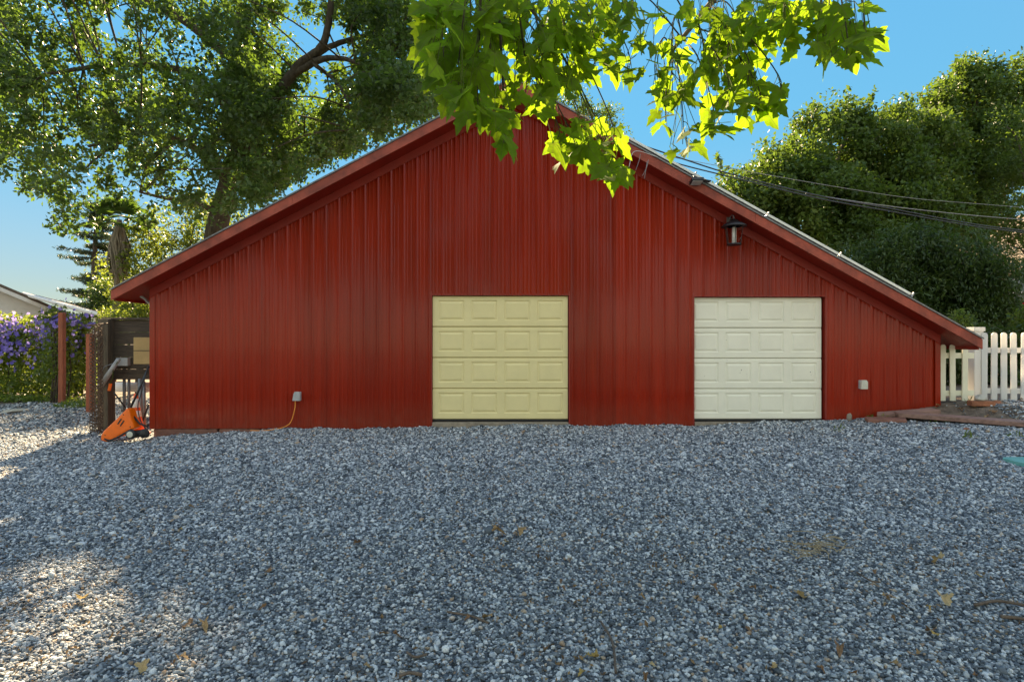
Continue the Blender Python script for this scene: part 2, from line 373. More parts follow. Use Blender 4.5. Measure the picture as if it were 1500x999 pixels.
def pebble_mat():
    m = D.materials.new('grey_crushed_stone'); m.use_nodes = True; n = m.node_tree; b = n.nodes['Principled BSDF']
    oi = n.nodes.new('ShaderNodeObjectInfo')
    r = n.nodes.new('ShaderNodeValToRGB'); e = r.color_ramp.elements
    stops = [(0, (0.042, 0.054, 0.064)), (0.25, (0.105, 0.130, 0.148)), (0.52, (0.24, 0.272, 0.290)), (0.76, (0.45, 0.485, 0.490)), (0.93, (0.68, 0.70, 0.68)), (0.965, (0.42, 0.31, 0.21)), (1.0, (0.30, 0.20, 0.13))]
    e[0].position, e[0].color = 0, (*stops[0][1], 1); e[1].position, e[1].color = 1, (*stops[-1][1], 1)
    for p, c in stops[1:-1]:
        k = e.new(p); k.color = (*c, 1)
    n.links.new(oi.outputs['Random'], r.inputs[0])
    tc = n.nodes.new('ShaderNodeTexCoord'); t = n.nodes.new('ShaderNodeTexNoise')
    t.inputs['Scale'].default_value = 2.2; t.inputs['Detail'].default_value = 5
    n.links.new(tc.outputs['Object'], t.inputs['Vector'])
    mx = n.nodes.new('ShaderNodeMix'); mx.data_type = 'RGBA'; mx.blend_type = 'MULTIPLY'; mx.inputs[0].default_value = 0.7
    rr = n.nodes.new('ShaderNodeValToRGB'); rr.color_ramp.elements[0].position = .3; rr.color_ramp.elements[1].position = .7
    rr.color_ramp.elements[0].color = (.55, .55, .55, 1); rr.color_ramp.elements[1].color = (1.25, 1.25, 1.25, 1)
    n.links.new(t.outputs['Fac'], rr.inputs[0]); n.links.new(r.outputs[0], mx.inputs[6]); n.links.new(rr.outputs[0], mx.inputs[7])
    n.links.new(mx.outputs[2], b.inputs['Base Color']); b.inputs['Roughness'].default_value = 0.68
    return m
M['pebble'] = pebble_mat()

def ground_mat():
    m = D.materials.new('gravel_ground'); m.use_nodes = True; n = m.node_tree; b = n.nodes['Principled BSDF']
    tc = n.nodes.new('ShaderNodeTexCoord')
    v = n.nodes.new('ShaderNodeTexVoronoi'); v.inputs['Scale'].default_value = 38
    n.links.new(tc.outputs['Object'], v.inputs['Vector'])
    sp = n.nodes.new('ShaderNodeSeparateColor'); n.links.new(v.outputs['Color'], sp.inputs[0])
    r = n.nodes.new('ShaderNodeValToRGB'); e = r.color_ramp.elements
    e[0].color = (0.04, 0.05, 0.06, 1); e[1].color = (0.30, 0.32, 0.33, 1); k = e.new(.55); k.color = (0.12, 0.14, 0.155, 1)
    n.links.new(sp.outputs[0], r.inputs[0])
    nz = n.nodes.new('ShaderNodeTexNoise'); nz.inputs['Scale'].default_value = 9; nz.inputs['Detail'].default_value = 8
    n.links.new(tc.outputs['Object'], nz.inputs['Vector'])
    r2 = n.nodes.new('ShaderNodeValToRGB'); e = r2.color_ramp.elements
    e[0].position = .3; e[0].color = (0.06, 0.042, 0.028, 1); e[1].position = .75; e[1].color = (0.24, 0.175, 0.12, 1)
    n.links.new(nz.outputs['Fac'], r2.inputs[0])
    at = n.nodes.new('ShaderNodeAttribute'); at.attribute_name = 'soil'
    mx = n.nodes.new('ShaderNodeMix'); mx.data_type = 'RGBA'
    n.links.new(at.outputs['Fac'], mx.inputs[0]); n.links.new(r.outputs[0], mx.inputs[6]); n.links.new(r2.outputs[0], mx.inputs[7])
    n.links.new(mx.outputs[2], b.inputs['Base Color']); b.inputs['Roughness'].default_value = 0.9
    bp = n.nodes.new('ShaderNodeBump'); bp.inputs['Strength'].default_value = 0.8; bp.inputs['Distance'].default_value = 0.02; bp.invert = True
    n.links.new(v.outputs['Distance'], bp.inputs['Height']); n.links.new(bp.outputs[0], b.inputs['Normal'])
    return m
M['ground'] = ground_mat()

# ------------------------------------------------------------------ ground
HX = np.array([-40, -14, -6.35, -4.2, -1.4, 0, 3.2, 5.5, 8, 14, 40.]); HZ = np.array([-.3, -.28, -.262, -.11, -.085, -.045, -.045, .05, .12, .15, .15])
def bank_d(X, Y):
    return ((np.asarray(X)-6.35)*1.3+(np.asarray(Y)-9.80)*1.6)/2.06
def hgt(X, Y):
    X = np.asarray(X, float); Y = np.asarray(Y, float)
    base = np.interp(X, HX, HZ)*(0.35+0.65*sm(1.5, 8.5, Y))
    b = 0.235*sm(0.12, 1.0, bank_d(X, Y))*sm(5.2, 6.4, X)
    und = 0.018*np.sin(X*1.7+.4)*np.sin(Y*1.3)*sm(11, 8, Y)*(1-sm(8.8, 9.6, Y))
    drift = (.011*np.sin(3.1*X+.6)+.009*np.sin(7.3*X)+.006*np.sin(13.1*X+2))*sm(8.9, 9.8, Y)*sm(10.6, 10.1, Y)
    return base+b+und+drift
def H(x, y): return float(hgt(x, y))

xs = np.concatenate([np.linspace(-400, -30, 14), np.linspace(-25, -13, 13), np.arange(-12, 12.01, .2), np.linspace(13, 25, 13), np.linspace(30, 400, 14)])
ys = np.concatenate([np.linspace(-60, -3, 12), np.arange(-2, 14.01, .2), np.linspace(15, 40, 26), np.linspace(50, 600, 16)])
GX, GY = np.meshgrid(xs, ys); GZ = hgt(GX, GY)
nx, ny = len(xs), len(ys); I = np.arange(nx*ny).reshape(ny, nx)
go = np_mesh('ground', np.stack([GX, GY, GZ], -1).reshape(-1, 3), np.stack([I[:-1, :-1], I[:-1, 1:], I[1:, 1:], I[1:, :-1]], -1).reshape(-1, 4), M['ground'], smooth=True)
soil = sm(-.05, .12, bank_d(GX, GY))*sm(5.6, 6.2, GX)
soil = np.maximum(soil, sm(14.5, 16.0, GY))
a = go.data.attributes.new('soil', 'FLOAT', 'POINT'); a.data.foreach_set('value', soil.ravel().astype(np.float32))
tag(go, kind='structure')

# crushed stone lying on the yard: nobody could count it
def make_gravel():
    def band(y0, y1, dens, xk, size):
        A = 0; ptsx = []; ptsy = []
        n_ = int((y1-y0)*2*(xk*(y0+y1)/2+1.2)*dens)
        y = RNG.uniform(y0, y1, n_); x = RNG.uniform(-1, 1, n_)*(xk*y+1.2)
        return x, y, np.full(n_, size)
    B = [band(1.7, 4.2, 6200, .92, .0076), band(4.2, 6.5, 3600, .92, .0096), band(6.5, 9.97, 1900, .92, .0130)]
    x = np.concatenate([b[0] for b in B]); y = np.concatenate([b[1] for b in B]); s = np.concatenate([b[2] for b in B])
    n2 = 17000; x2 = RNG.uniform(-13.5, -6.5, n2); y2 = RNG.uniform(9.9, 17, n2)
    x = np.concatenate([x, x2]); y = np.concatenate([y, y2]); s = np.concatenate([s, np.full(n2, .019)])
    n3 = 4000; x3 = RNG.uniform(8.0, 11, n3); y3 = RNG.uniform(8.6, 10.6, n3)
    k3 = RNG.random(n3) < sm(8.4, 9.4, x3); x = np.concatenate([x, x3[k3]]); y = np.concatenate([y, y3[k3]]); s = np.concatenate([s, np.full(k3.sum(), .015)])
    so = sm(-.05, .12, bank_d(x, y))*sm(5.6, 6.2, x)
    keep = (RNG.random(len(x)) > so*0.97) | ((x > 8.0) & (y > 8.6) & (RNG.random(len(x)) < .5))
    x, y, s = x[keep], y[keep], s[keep]
    N = len(x); s = s*np.exp(RNG.normal(0, .27, N))
    z = hgt(x, y)+s*RNG.uniform(-.1, .9, N)
    me = D.meshes.new('gravel'); me.vertices.add(N)
    me.vertices.foreach_set('co', np.stack([x, y, z], -1).astype(np.float32).ravel())
    sc = np.stack([s*RNG.uniform(.9, 1.35, N), s*RNG.uniform(.75, 1.1, N), s*RNG.uniform(.5, .8, N)], -1)
    ro = np.stack([RNG.normal(0, .45, N), RNG.normal(0, .45, N), RNG.uniform(0, 6.28, N)], -1)
    for nm, ar in (('psc', sc), ('pro', ro)):
        at = me.attributes.new(nm, 'FLOAT_VECTOR', 'POINT'); at.data.foreach_set('vector', ar.astype(np.float32).ravel())
    at = me.attributes.new('pid', 'INT', 'POINT'); at.data.foreach_set('value', RNG.integers(0, 6, N).astype(np.int32))
    me.materials.append(M['pebble'])
    o = D.objects.new('gravel', me); COL.objects.link(o); tag(o, kind='stuff')
    g = D.node_groups.new('gravel_scatter', 'GeometryNodeTree')
    g.interface.new_socket('Geometry', in_out='INPUT', socket_type='NodeSocketGeometry')
    g.interface.new_socket('Geometry', in_out='OUTPUT', socket_type='NodeSocketGeometry')
    N_ = g.nodes.new; L = g.links.new
    gi = N_('NodeGroupInput'); out = N_('NodeGroupOutput')
    g2i = N_('GeometryNodeGeometryToInstance')
    for k in range(6):
        ico = N_('GeometryNodeMeshIcoSphere'); ico.inputs['Radius'].default_value = 1.0; ico.inputs['Subdivisions'].default_value = 2
        sp = N_('GeometryNodeSetPosition'); nz = N_('ShaderNodeTexNoise'); nz.noise_dimensions = '4D'
        nz.inputs['W'].default_value = k*7.3+1; nz.inputs['Scale'].default_value = 0.85; nz.inputs['Detail'].default_value = 1.5
        sub = N_('ShaderNodeVectorMath'); sub.operation = 'SUBTRACT'; sub.inputs[1].default_value = (.5, .5, .5)
        mul = N_('ShaderNodeVectorMath'); mul.operation = 'SCALE'; mul.inputs['Scale'].default_value = 1.7
        L(nz.outputs['Color'], sub.inputs[0]); L(sub.outputs[0], mul.inputs[0])
        L(ico.outputs['Mesh'], sp.inputs['Geometry']); L(mul.outputs[0], sp.inputs['Offset'])
        sm_ = N_('GeometryNodeSetMaterial'); sm_.inputs['Material'].default_value = M['pebble']
        ss = N_('GeometryNodeSetShadeSmooth'); ss.inputs['Shade Smooth'].default_value = (k % 2 != 0)
        L(sp.outputs[0], sm_.inputs[0]); L(sm_.outputs[0], ss.inputs[0]); L(ss.outputs[0], g2i.inputs[0])
    ip = N_('GeometryNodeInstanceOnPoints'); ip.inputs['Pick Instance'].default_value = True
    def attr(nm, t):
        q = N_('GeometryNodeInputNamedAttribute'); q.data_type = t; q.inputs['Name'].default_value = nm
        return [s_ for s_ in q.outputs if s_.enabled and s_.name == 'Attribute'][0]
    L(gi.outputs[0], ip.inputs['Points']); L(g2i.outputs[0], ip.inputs['Instance'])
    L(attr('pid', 'INT'), ip.inputs['Instance Index'])
    e2r = N_('FunctionNodeEulerToRotation'); L(attr('pro', 'FLOAT_VECTOR'), e2r.inputs[0]); L(e2r.outputs[0], ip.inputs['Rotation'])
    L(attr('psc', 'FLOAT_VECTOR'), ip.inputs['Scale']); L(ip.outputs[0], out.inputs[0])
    md = o.modifiers.new('scatter', 'NODES'); md.node_group = g
    return o
make_gravel()

# ------------------------------------------------------------------ barn
WY = 10.0; OY = 9.6; BACK = 23.0
XL, XR = -6.35, 7.51
AX, AZ, SL, SR = 0.02, 5.85, 0.5253, 0.5544
EL, ER = -6.74, 7.91
def roofz(x): return AZ-SL*(AX-x) if x < AX else AZ-SR*(x-AX)
barn = thing('barn', 'long red ribbed metal barn with low gable roof and two garage doors', 'barn', (0, 0, 0))

LD = (-1.404, 0.996, 0.02, 2.24); RD = (3.205, 5.505, 0.03, 2.215)
def cladding():
    pitch = 0.2286; prof = []
    x = XL+.05; k = 0
    cols = [(XL, 0.0)]
    xx = XL+0.10
    while xx < XR-.12:
        cols += [(xx-.034, 0), (xx-.030, .001), (xx-.022, .008), (xx-.014, .016), (xx-.009, .0195), (xx-.004, .021), (xx+.004, .021), (xx+.009, .0195), (xx+.014, .016), (xx+.022, .008), (xx+.030, .001), (xx+.034, 0)]
        for mf in (.36, .64):
            c = xx+pitch*mf
            cols += [(c-.016, 0), (c-.006, .0052), (c+.006, .0052), (c+.016, 0)]
        xx += pitch
    cols = [c for c in cols if c[0] < XR-.03]+[(XR, 0)]
    out = []
    edges = [LD[0], LD[1], RD[0], RD[1], AX]
    for i, c in enumerate(cols):
        out.append(c)
        if i+1 < len(cols):
            for e in sorted(edges):
                if c[0]+1e-4 < e < cols[i+1][0]-1e-4:
                    t_ = (e-c[0])/(cols[i+1][0]-c[0]); out.append((e, c[1]+(cols[i+1][1]-c[1])*t_))
    cols = out
    mb = MB()
    bx = [-6.35, -4.0, -1.4, 1.0, 3.2, 5.5, 6.0, 7.6]; bz = [-.10, -.095, -.12, -.10, -.10, -.06, .0, .05]
    nrow = 12
    for i in range(len(cols)-1):
        (x0, d0), (x1, d1) = cols[i], cols[i+1]; xm = (x0+x1)/2
        b0, b1 = float(np.interp(x0, bx, bz)), float(np.interp(x1, bx, bz))
        for dd in (LD, RD):
            if dd[0] < xm < dd[1]: b0 = b1 = dd[3]
        t0, t1 = roofz(x0)-.19, roofz(x1)-.19
        mb.add([(x0, WY-d0, b0), (x1, WY-d1, b1), (x1, WY-d1, t1), (x0, WY-d0, t0)], [(0, 1, 2, 3)])
    # screw heads in rows beside the ribs
    for row, zz in enumerate((0.45, 1.25, 2.05, 2.9, 3.7, 4.5)):
        x_ = XL+.10+.045
        while x_ < XR-.1:
            ok = zz < roofz(x_)-.4 and not any(d[0]-.03 < x_ < d[1]+.03 and zz < d[3]+.03 for d in (LD, RD))
            if ok:
                mb.lathe([(.007, 0), (.007, .003), (.003, .005)], (x_, WY-.001, zz+random.uniform(-.01, .01)), 6, Matrix.Rotation(R(90), 3, 'X'))
            x_ += pitch
    return mb.build('front_wall', M['red'], barn)
cladding()
# side and back walls
mb = MB()
mb.add([(XL, WY+.002, -.1), (XL, BACK, -.1), (XL, BACK, roofz(XL)-.17), (XL, WY+.002, roofz(XL)-.17)], [(0, 3, 2, 1)])
mb.build('side_wall', M['red'], barn)
MB().add([(XR, WY+.002, -.1), (XR, BACK, -.1), (XR, BACK, roofz(XR)-.17), (XR, WY+.002, roofz(XR)-.17)], [(0, 1, 2, 3)]).build('side_wall', M['red'], barn)
MB().add([(XL, BACK, -.1), (XR, BACK, -.1), (XR, BACK, roofz(XR)-.17), (AX, BACK, AZ-.17), (XL, BACK, roofz(XL)-.17)], [(0, 4, 3, 2, 1)]).build('back_wall', M['red'], barn)
# roof slopes
for (xa, xb) in ((EL, AX), (AX, ER)):
    za, zb = roofz(xa), roofz(xb)
    MB().prism([(xa, za+.002), (xb, zb+.002), (xb, zb+.034), (xa, za+.034)], OY-.035, BACK+.3).build('roof', M['roofing'], barn)
    # underside boarding
    MB().prism([(xa, za-.150), (xb, zb-.150), (xb, zb-.004), (xa, za-.004)], OY+.012, BACK+.25).build('soffit', M['red_trim'], barn)
# rake boards (front edge of the roof), each with a joint along its run
def rake(xa, xb, name='rake_board'):
    za, zb = roofz(xa), roofz(xb)
    MB().prism([(xa, za-.168), (xb, zb-.168), (xb, zb-.002), (xa, za-.002)], OY-.028, OY+.009).build(name, M['red_fascia'], barn, bevel=.004)
for xs_ in ((EL-.012, -3.7), (-3.697, AX-.001), (AX+.001, 4.1), (4.103, ER+.012)): rake(*xs_)
# drip edge in dull metal above
for (xa, xb) in ((EL-.02, AX), (AX, ER+.02)):
    za, zb = roofz(xa), roofz(xb)
    MB().prism([(xa, za+.004), (xb, zb+.004), (xb, zb+.030), (xa, za+.030)], OY-.046, OY-.037).build('drip_edge', M['grey_dk'], barn)
# frieze boards on the wall under the soffit
for (xa, xb) in ((XL, AX), (AX, XR)):
    za, zb = roofz(xa), roofz(xb)
    MB().prism([(xa, za-.305), (xb, zb-.305), (xb, zb-.153), (xa, za-.153)], WY-.036, WY-.022).build('frieze_board', M['red_trim'], barn, bevel=.003)
# corner trims
for xc, sgn in ((XL, 1), (XR, -1)):
    z1 = roofz(xc)-.17
    z0 = -.10 if sgn > 0 else .05
    mb = MB(); mb.box((xc+sgn*.045, WY-.026, (z0+z1)/2), (.09, .008, z1-z0)); mb.box((xc-sgn*.004, WY+.04, (z0+z1)/2), (.008, .13, z1-z0))
    mb.build('corner_trim', M['red'], barn, bevel=.002)
# eave tail boards
MB().box((EL+.02, OY+.6, roofz(EL)-.10), (.03, 1.15, .16)).build('eave_board', M['red_trim'], barn)
MB().box((ER-.02, OY+.6, roofz(ER)-.10), (.03, 1.15, .17)).build('eave_board', M['red_trim'], barn)
# slim pipe bracing below the left eave
MB().tube(curve([(XL-.26, WY+.1, roofz(XL)-.26), (XL-.13, WY+.1, roofz(XL)-.36), (XL-.05, WY+.1, roofz(XL)-.62), (XL-.03, WY+.1, .2)], 8), .022, 8).build('downpipe', M['grey_pl'], barn, smooth=True)

# garage doors
def garage_door(x0, x1, z0, z1, y, m, label):
    top = thing('garage_door', None, None); top.parent = barn; top['label'] = label
    nsec = 4; hs = (z1-z0)/nsec
    for s in range(nsec):
        a0 = z0+s*hs+.0025; a1 = z0+(s+1)*hs-.0025
        mb = MB(); W = (x1-x0); cw = (W-.06)/4
        pz0, pz1 = a0+.105, a1-.075
        ph = [(x0+.03+cw*i+.068, x0+.03+cw*(i+1)-.052) for i in range(4)]
        g = [x0]+[v for p in ph for v in p]+[x1]
        # flat face strips round the panels (rounded lip at the joints)
        def q(xa, xb, za, zb, ya=y, yb=y): mb.add([(xa, ya, za), (xb, ya, za), (xb, yb, zb), (xa, yb, zb)], [(0, 1, 2, 3)])
        q(x0, x1, a0, a0+.012, y+.014, y); q(x0, x1, a0+.012, pz0)
        q(x0, x1, pz1, a1-.035); q(x0, x1, a1-.035, a1-.028, y, y+.006); q(x0, x1, a1-.028, a1-.010, y+.006, y+.006); q(x0, x1, a1-.010, a1, y+.006, y+.022)
        for i in range(0, len(g), 2): q(g[i], g[i+1], pz0, pz1)
        for (pa, pb) in ph:
            rings = [(0, 0), (.014, .013), (.024, .013), (.056, .001)]
            R_ = [[(pa+i, y+d, pz0+i), (pb-i, y+d, pz0+i), (pb-i, y+d, pz1-i), (pa+i, y+d, pz1-i)] for i, d in rings]
            for r0, r1 in zip(R_[:-1], R_[1:]):
                for k in range(4):
                    mb.add([r0[k], r0[(k+1) % 4], r1[(k+1) % 4], r1[k]], [(0, 1, 2, 3)])
            mb.add(R_[-1], [(0, 1, 2, 3)])
        # back plate
        mb.add([(x0, y+.045, a0), (x1, y+.045, a0), (x1, y+.045, a1), (x0, y+.045, a1)], [(0, 3, 2, 1)])
        mb.add([(x0, y+.014, a0), (x1, y+.014, a0), (x1, y+.045, a0), (x0, y+.045, a0)], [(0, 3, 2, 1)])
        o = mb.build('door_section', m, top)
    MB().box(((x0+x1)/2, y+.02, z0-.012), (x1-x0, .035, .026)).build('rubber_seal', M['rubber'], top)
    return top
gd1 = garage_door(LD[0]+.005, LD[1]-.012, .06, 2.235, WY+.035, M['door_yellow'], 'pale yellow raised-panel door, scuffed bottom')
gd2 = garage_door(RD[0]-.105, RD[1]-.035, .06, 2.21, WY+.06, M['door_cream'], 'cream raised-panel door with a few dark nicks')
# nicks on the cream door
for (px, py, s) in ((1086, 542, .020), (1084, 546, .012), (1187, 545, .018), (1188, 549, .010), (1032, 551, .010), (1064, 498, .012), (1065, 528, .010), (1094, 548, .007)):
    p = P(px, py, WY+.060)
    MB().lathe([(s*.45, 0), (s*.4, .002)], (p.x, WY+.0592, p.z), 7, Matrix.Rotation(R(90), 3, 'X') @ Matrix.Diagonal((.6, 1.3, 1))).build('paint_nick', M['dirt_mark'], gd2)
# jamb linings
for dd in (LD, RD):
    mb = MB()
    mb.box((dd[0]-.012, WY+.075, (dd[2]+dd[3])/2), (.022, .16, dd[3]-dd[2]+.14)); mb.box((dd[1]+.012, WY+.075, (dd[2]+dd[3])/2), (.022, .16, dd[3]-dd[2]+.14))
    mb.box(((dd[0]+dd[1])/2, WY+.075, dd[3]+.012), (dd[1]-dd[0], .16, .022))
    mb.build('door_jamb', M['red_trim'], barn)
    MB().box(((dd[0]+dd[1])/2, WY+.12, -.06), (dd[1]-dd[0]-.01, .30, .15)).build('door_sill', M['concrete'], barn, bevel=.012)
# interior dark backing so that gaps stay dark
MB().box((.5, WY+.5, 1.0), (12, .02, 2.4)).build('dark_gap_backing', M['dark_wood'], barn)
# foundation stones under the left end of the cladding
fx = XL+.03
for L_ in (1.15, .75, .85, .9, .95):
    mb = MB(); zt = -.105; zb = H(fx+L_/2, WY)-.12
    mb.box((fx+L_/2, WY+.055, (zt+zb)/2), (L_-.035, .11, zt-zb)); fx += L_
    mb.build('foundation_stone', M['stone_red'], barn, bevel=.02)

# ------------------------------------------------------------------ solar panels on the right slope
ang = math.atan(SR)
sp_x0, sp_x1 = 1.84, 6.80; npan = 4; lx = (sp_x1-sp_x0)/npan
rot = Matrix.Rotation(ang, 3, 'Y')
for i in range(npan):
    xc = sp_x0+lx*(i+.5); Ls = lx/math.cos(ang)-.02
    yc = OY+.16+.85
    c = Vector((xc, yc, roofz(xc)+.034))
    t_ = thing('solar_panel', ('solar panel at the top of the roof edge row, nearest the ridge and the cables', 'second solar panel down the roof edge, above the black floodlight', 'third solar panel down the roof edge, up and right of the lantern', 'lowest solar panel on the right roof slope, ending above the red fascia')[i], 'solar panel', c, group='solar panels along the right roof slope')
    t_.rotation_euler = (0, ang, 0)
    mb = MB(); zf = .125
    for (cx, cy, sx, sy) in ((0, -.85+.02, Ls, .04), (0, .85-.02, Ls, .04), (-Ls/2+.02, 0, .04, 1.62), (Ls/2-.02, 0, .04, 1.62)): mb.box((cx, cy, zf), (sx, sy, .042))
    mb.build('frame', M['alu'], t_, bevel=.003)
    MB().box((0, 0, zf+.006), (Ls-.08, 1.62, .012)).build('glass', M['pv'], t_)
    for yy in (-.55, .55): MB().box((0, yy, .082), (Ls, .04, .042)).build('rail', M['grey_dk'], t_)
    for xx in (-Ls*.3, Ls*.3): MB().box((xx, -.80, .052), (.035, .05, .10)).build('foot', M['grey_dk'], t_)
    MB().box((Ls/2+.008, -.872, zf-.004), (.022, .02, .085)).build('clamp', M['grey_pl'], t_)

# ------------------------------------------------------------------ lantern, floodlight, outlets, cord, cables
lp = P(1076, 358, 9.72)
lan = thing('wall_lantern', 'black barn lantern with wide hood and clear glass, hung below the right eave', 'lantern', (lp.x, 9.74, lp.z))
MB().lathe([(.115, -.012), (.12, 0), (.118, .012)], (0, 0, .0), 16).build('base_ring', M['black'], lan)
MB().lathe([(.10, .012), (.135, .30)], (0, 0, 0), 20).build('glass_shade', M['clear'], lan, smooth=True)
mb = MB()
for k in range(6):
    a_ = k*math.pi/3+.3; mb.tube([(math.cos(a_)*.116, math.sin(a_)*.116, .01), (math.cos(a_)*.150, math.sin(a_)*.150, .31)], .006, 6)
mb.build('cage', M['black'], lan)
MB().lathe([(.205, .300), (.21, .312), (.17, .345), (.10, .385), (.075, .40), (.06, .425), (.018, .435)], (0, 0, 0), 24).build('hood', M['black'], lan, smooth=True)
MB().lathe([(.030, .02), (.034, .03), (.034, .26), (.028, .29)], (0, 0, 0), 14).build('bulb_tube', M['white_band'], lan, smooth=True)
mb = MB(); mb.tube(curve([(0, 0, .43), (0, .03, .50), (0, .12, .52), (0, .225, .47)], 6), .011, 8); mb.box((0, .232, .43), (.09, .025, .17))
mb.build('wall_bracket', M['grey_dk'], lan)

fp = P(1019, 268, 9.5)
fl = thing('floodlight', 'small flat black floodlight fixed to the red fascia on the right slope', 'floodlight', (fp.x, 9.565, fp.z))
MB().box((0, -.11, .015), (.20, .17, .055), Matrix.Rotation(R(-14), 3, 'X')).build('housing', M['black'], fl, bevel=.01)
MB().box((0, -.115, -.017), (.165, .135, .008), Matrix.Rotation(R(-14), 3, 'X')).build('lens', M['grey_pl'], fl)
mb = MB(); mb.box((0, -.01, .0), (.09, .022, .06)); mb.tube([(0, -.02, 0), (0, -.08, .01)], .014, 8); mb.build('bracket', M['black'], fl)
MB().box((.17, -.06, .035), (.16, .10, .014), Matrix.Rotation(R(10), 3, 'Y')).build('shield', M['black'], fl)

def outlet(px, py, label, m, tilt):
    p = P(px, py, WY-.03)
    t_ = thing('outlet_box', label, 'outlet', (p.x, WY-.003, p.z), group='outlet boxes on the barn wall')
    MB().box((0, -.020, 0), (.115, .040, .150)).build('back_box', M['grey_pl'], t_, bevel=.008)
    mb = MB(); mb.prism([(-.058-tilt, -.080), (.062, -.080), (.062, .045), (.040, .078), (-.030, .078), (-.050, .045)], -.095, -.041)
    mb.build('cover', m, t_, bevel=.008)
    return p
o1 = outlet(436, 580, 'grey weatherproof outlet box on the wall with an orange cord plugged in', M['grey_pl'], .014)
outlet(1263, 563, 'pale weatherproof outlet box on the wall right of the cream garage door', M['cream_pl'], .0)
pts = curve([(o1.x-.03, WY-.06, o1.z-.075), (o1.x-.035, WY-.07, o1.z-.22), (o1.x-.10, WY-.09, o1.z-.45), (o1.x-.21, WY-.15, -.055), (o1.x-.34, WY-.26, -.075), (o1.x-.50, WY-.28, -.09), (o1.x-.75, WY-.2, -.10)], 10)
tag(MB().tube(pts, .0085, 7).build('extension_cord', M['orange_cord'], smooth=True), 'orange extension cord hanging from the left outlet down to the gravel', 'cord')

def cable(name, pts, r, m, label, cat='cable', group='overhead cables'):
    return tag(MB().tube(curve(pts, 14), r, 6).build(name, m, smooth=True), label, cat, group)
cable('overhead_cable', [P(898, 199, 9.75), P(1000, 233, 10.4), P(1077, 257, 10.9), P(1200, 287, 11.7), P(1300, 305, 12.4), P(1417, 327, 13.2), P(1500, 338, 13.8), P(1600, 349, 14.5)], .013, M['wire'], 'thick black overhead cable, upper one leaving the ridge side of the roof')
cable('overhead_cable', [P(952, 226, 9.8), P(1000, 242, 10.2), P(1085, 263, 10.8), P(1200, 291, 11.6), P(1300, 309, 12.3), P(1417, 330, 13.1), P(1500, 341, 13.7), P(1600, 353, 14.4)], .012, M['wire'], 'black overhead cable attached lower on the roof edge near the white wires')
cable('overhead_cable', [P(960, 226, 10.2), P(1133, 258, 11.4), P(1250, 278, 12.2), P(1340, 291, 12.8), P(1447, 300, 13.6), P(1600, 312, 14.6)], .005, M['wire_grey'], 'thin grey overhead wire, topmost across the right trees')
cable('overhead_cable', [P(1180, 284, 11.6), P(1300, 302, 12.4), P(1417, 315, 13.2), P(1500, 322, 13.8), P(1600, 331, 14.5)], .008, M['wire_grey'], 'grey overhead cable splitting from the bundle and running flatter to the right')
for k, (pa, pb, pc) in enumerate((((963, 230), (930, 222), (921, 246)), ((938, 226), (936, 236), (931, 250)), ((950, 234), (947, 246), (941, 258)), ((948, 236), (946, 250), (944, 262)))):
    tag(MB().tube(curve([P(*pa, 9.52), P(*pb, 9.50), P(*pc, 9.52)], 8), .0045, 5).build('loose_wire', M['siding_white' if k == 0 else 'wire_grey'], smooth=True),
        ('bent white wire dangling over the red fascia beside the cable entry', 'short grey wire dangling from the roof edge, next to the white wire', 'grey wire dangling from the roof edge, third from the ridge', 'grey wire dangling from the roof edge, furthest from the ridge')[k], 'wire', 'loose wires on the roof edge')

# ------------------------------------------------------------------ clutter at the left corner of the barn
RY = 10.9
zb = H(-7.7, RY)
rk = thing('tool_rack', 'dark weathered plank tool rack beside the left corner of the barn', 'rack', (0, 0, 0))
xa, xb = (150-750)/F*RY, -6.42
MB().box((xa+.115, RY-.05, (zb+1.86)/2-.05), (.20, .20, 1.86-zb+.1)).build('post', M['dark_wood_v'], rk, bevel=.008)
zz = 1.84
for k, hgt_ in enumerate((.235, .235, .24, .23, .20)):
    MB().box(((xa+xb)/2+.11, RY+.02+random.uniform(-.006, .006), zz-hgt_/2), (xb-xa-.22, .04, hgt_-.004)).build('plank', M['dark_wood'], rk, bevel=.004); zz -= hgt_
MB().box(((xa+xb)/2+.1, RY+.02, 1.865), (xb-xa+.2, .12, .04)).build('cap_board', M['dark_wood'], rk, bevel=.006)
MB().box(((xa+xb)/2+.5, RY-.13, .985), (.55, .26, .035)).build('shelf', M['dark_wood'], rk, bevel=.004)
for px, w_ in ((183, .055), (190, .05), (207, .10)):
    X_ = (px-750)/F*(RY+.1); MB().tube([(X_, RY+.08, zb), (X_, RY+.08, .95)], w_/2, 10).build('leg', M['grey_dk'], rk, smooth=True)
MB().box(((xb+xa)/2, RY-.0, 1.62), (.001, .001, .001)) if False else None
c = P(211, 513, RY-.16)
bx_ = thing('cardboard_box', 'tan cardboard box on the tool rack shelf, half hidden by the barn corner', 'box', (c.x+.04, RY-.14, 1.0035))
MB().box((0, 0, .255), (.36, .22, .50)).build('carton', M['cardboard'], bx_, bevel=.006)
MB().box((0, -.1105, .255), (.36, .002, .014)).build('tape', M['dirt_mark'], bx_)
c = P(181, 530, RY-.04)
tag(MB().box((c.x, RY-.045, c.z), (.22, .09, .15)).build('junction_box', M['grey_pl'], bevel=.008), 'small grey junction box screwed to the dark planks', 'junction box')
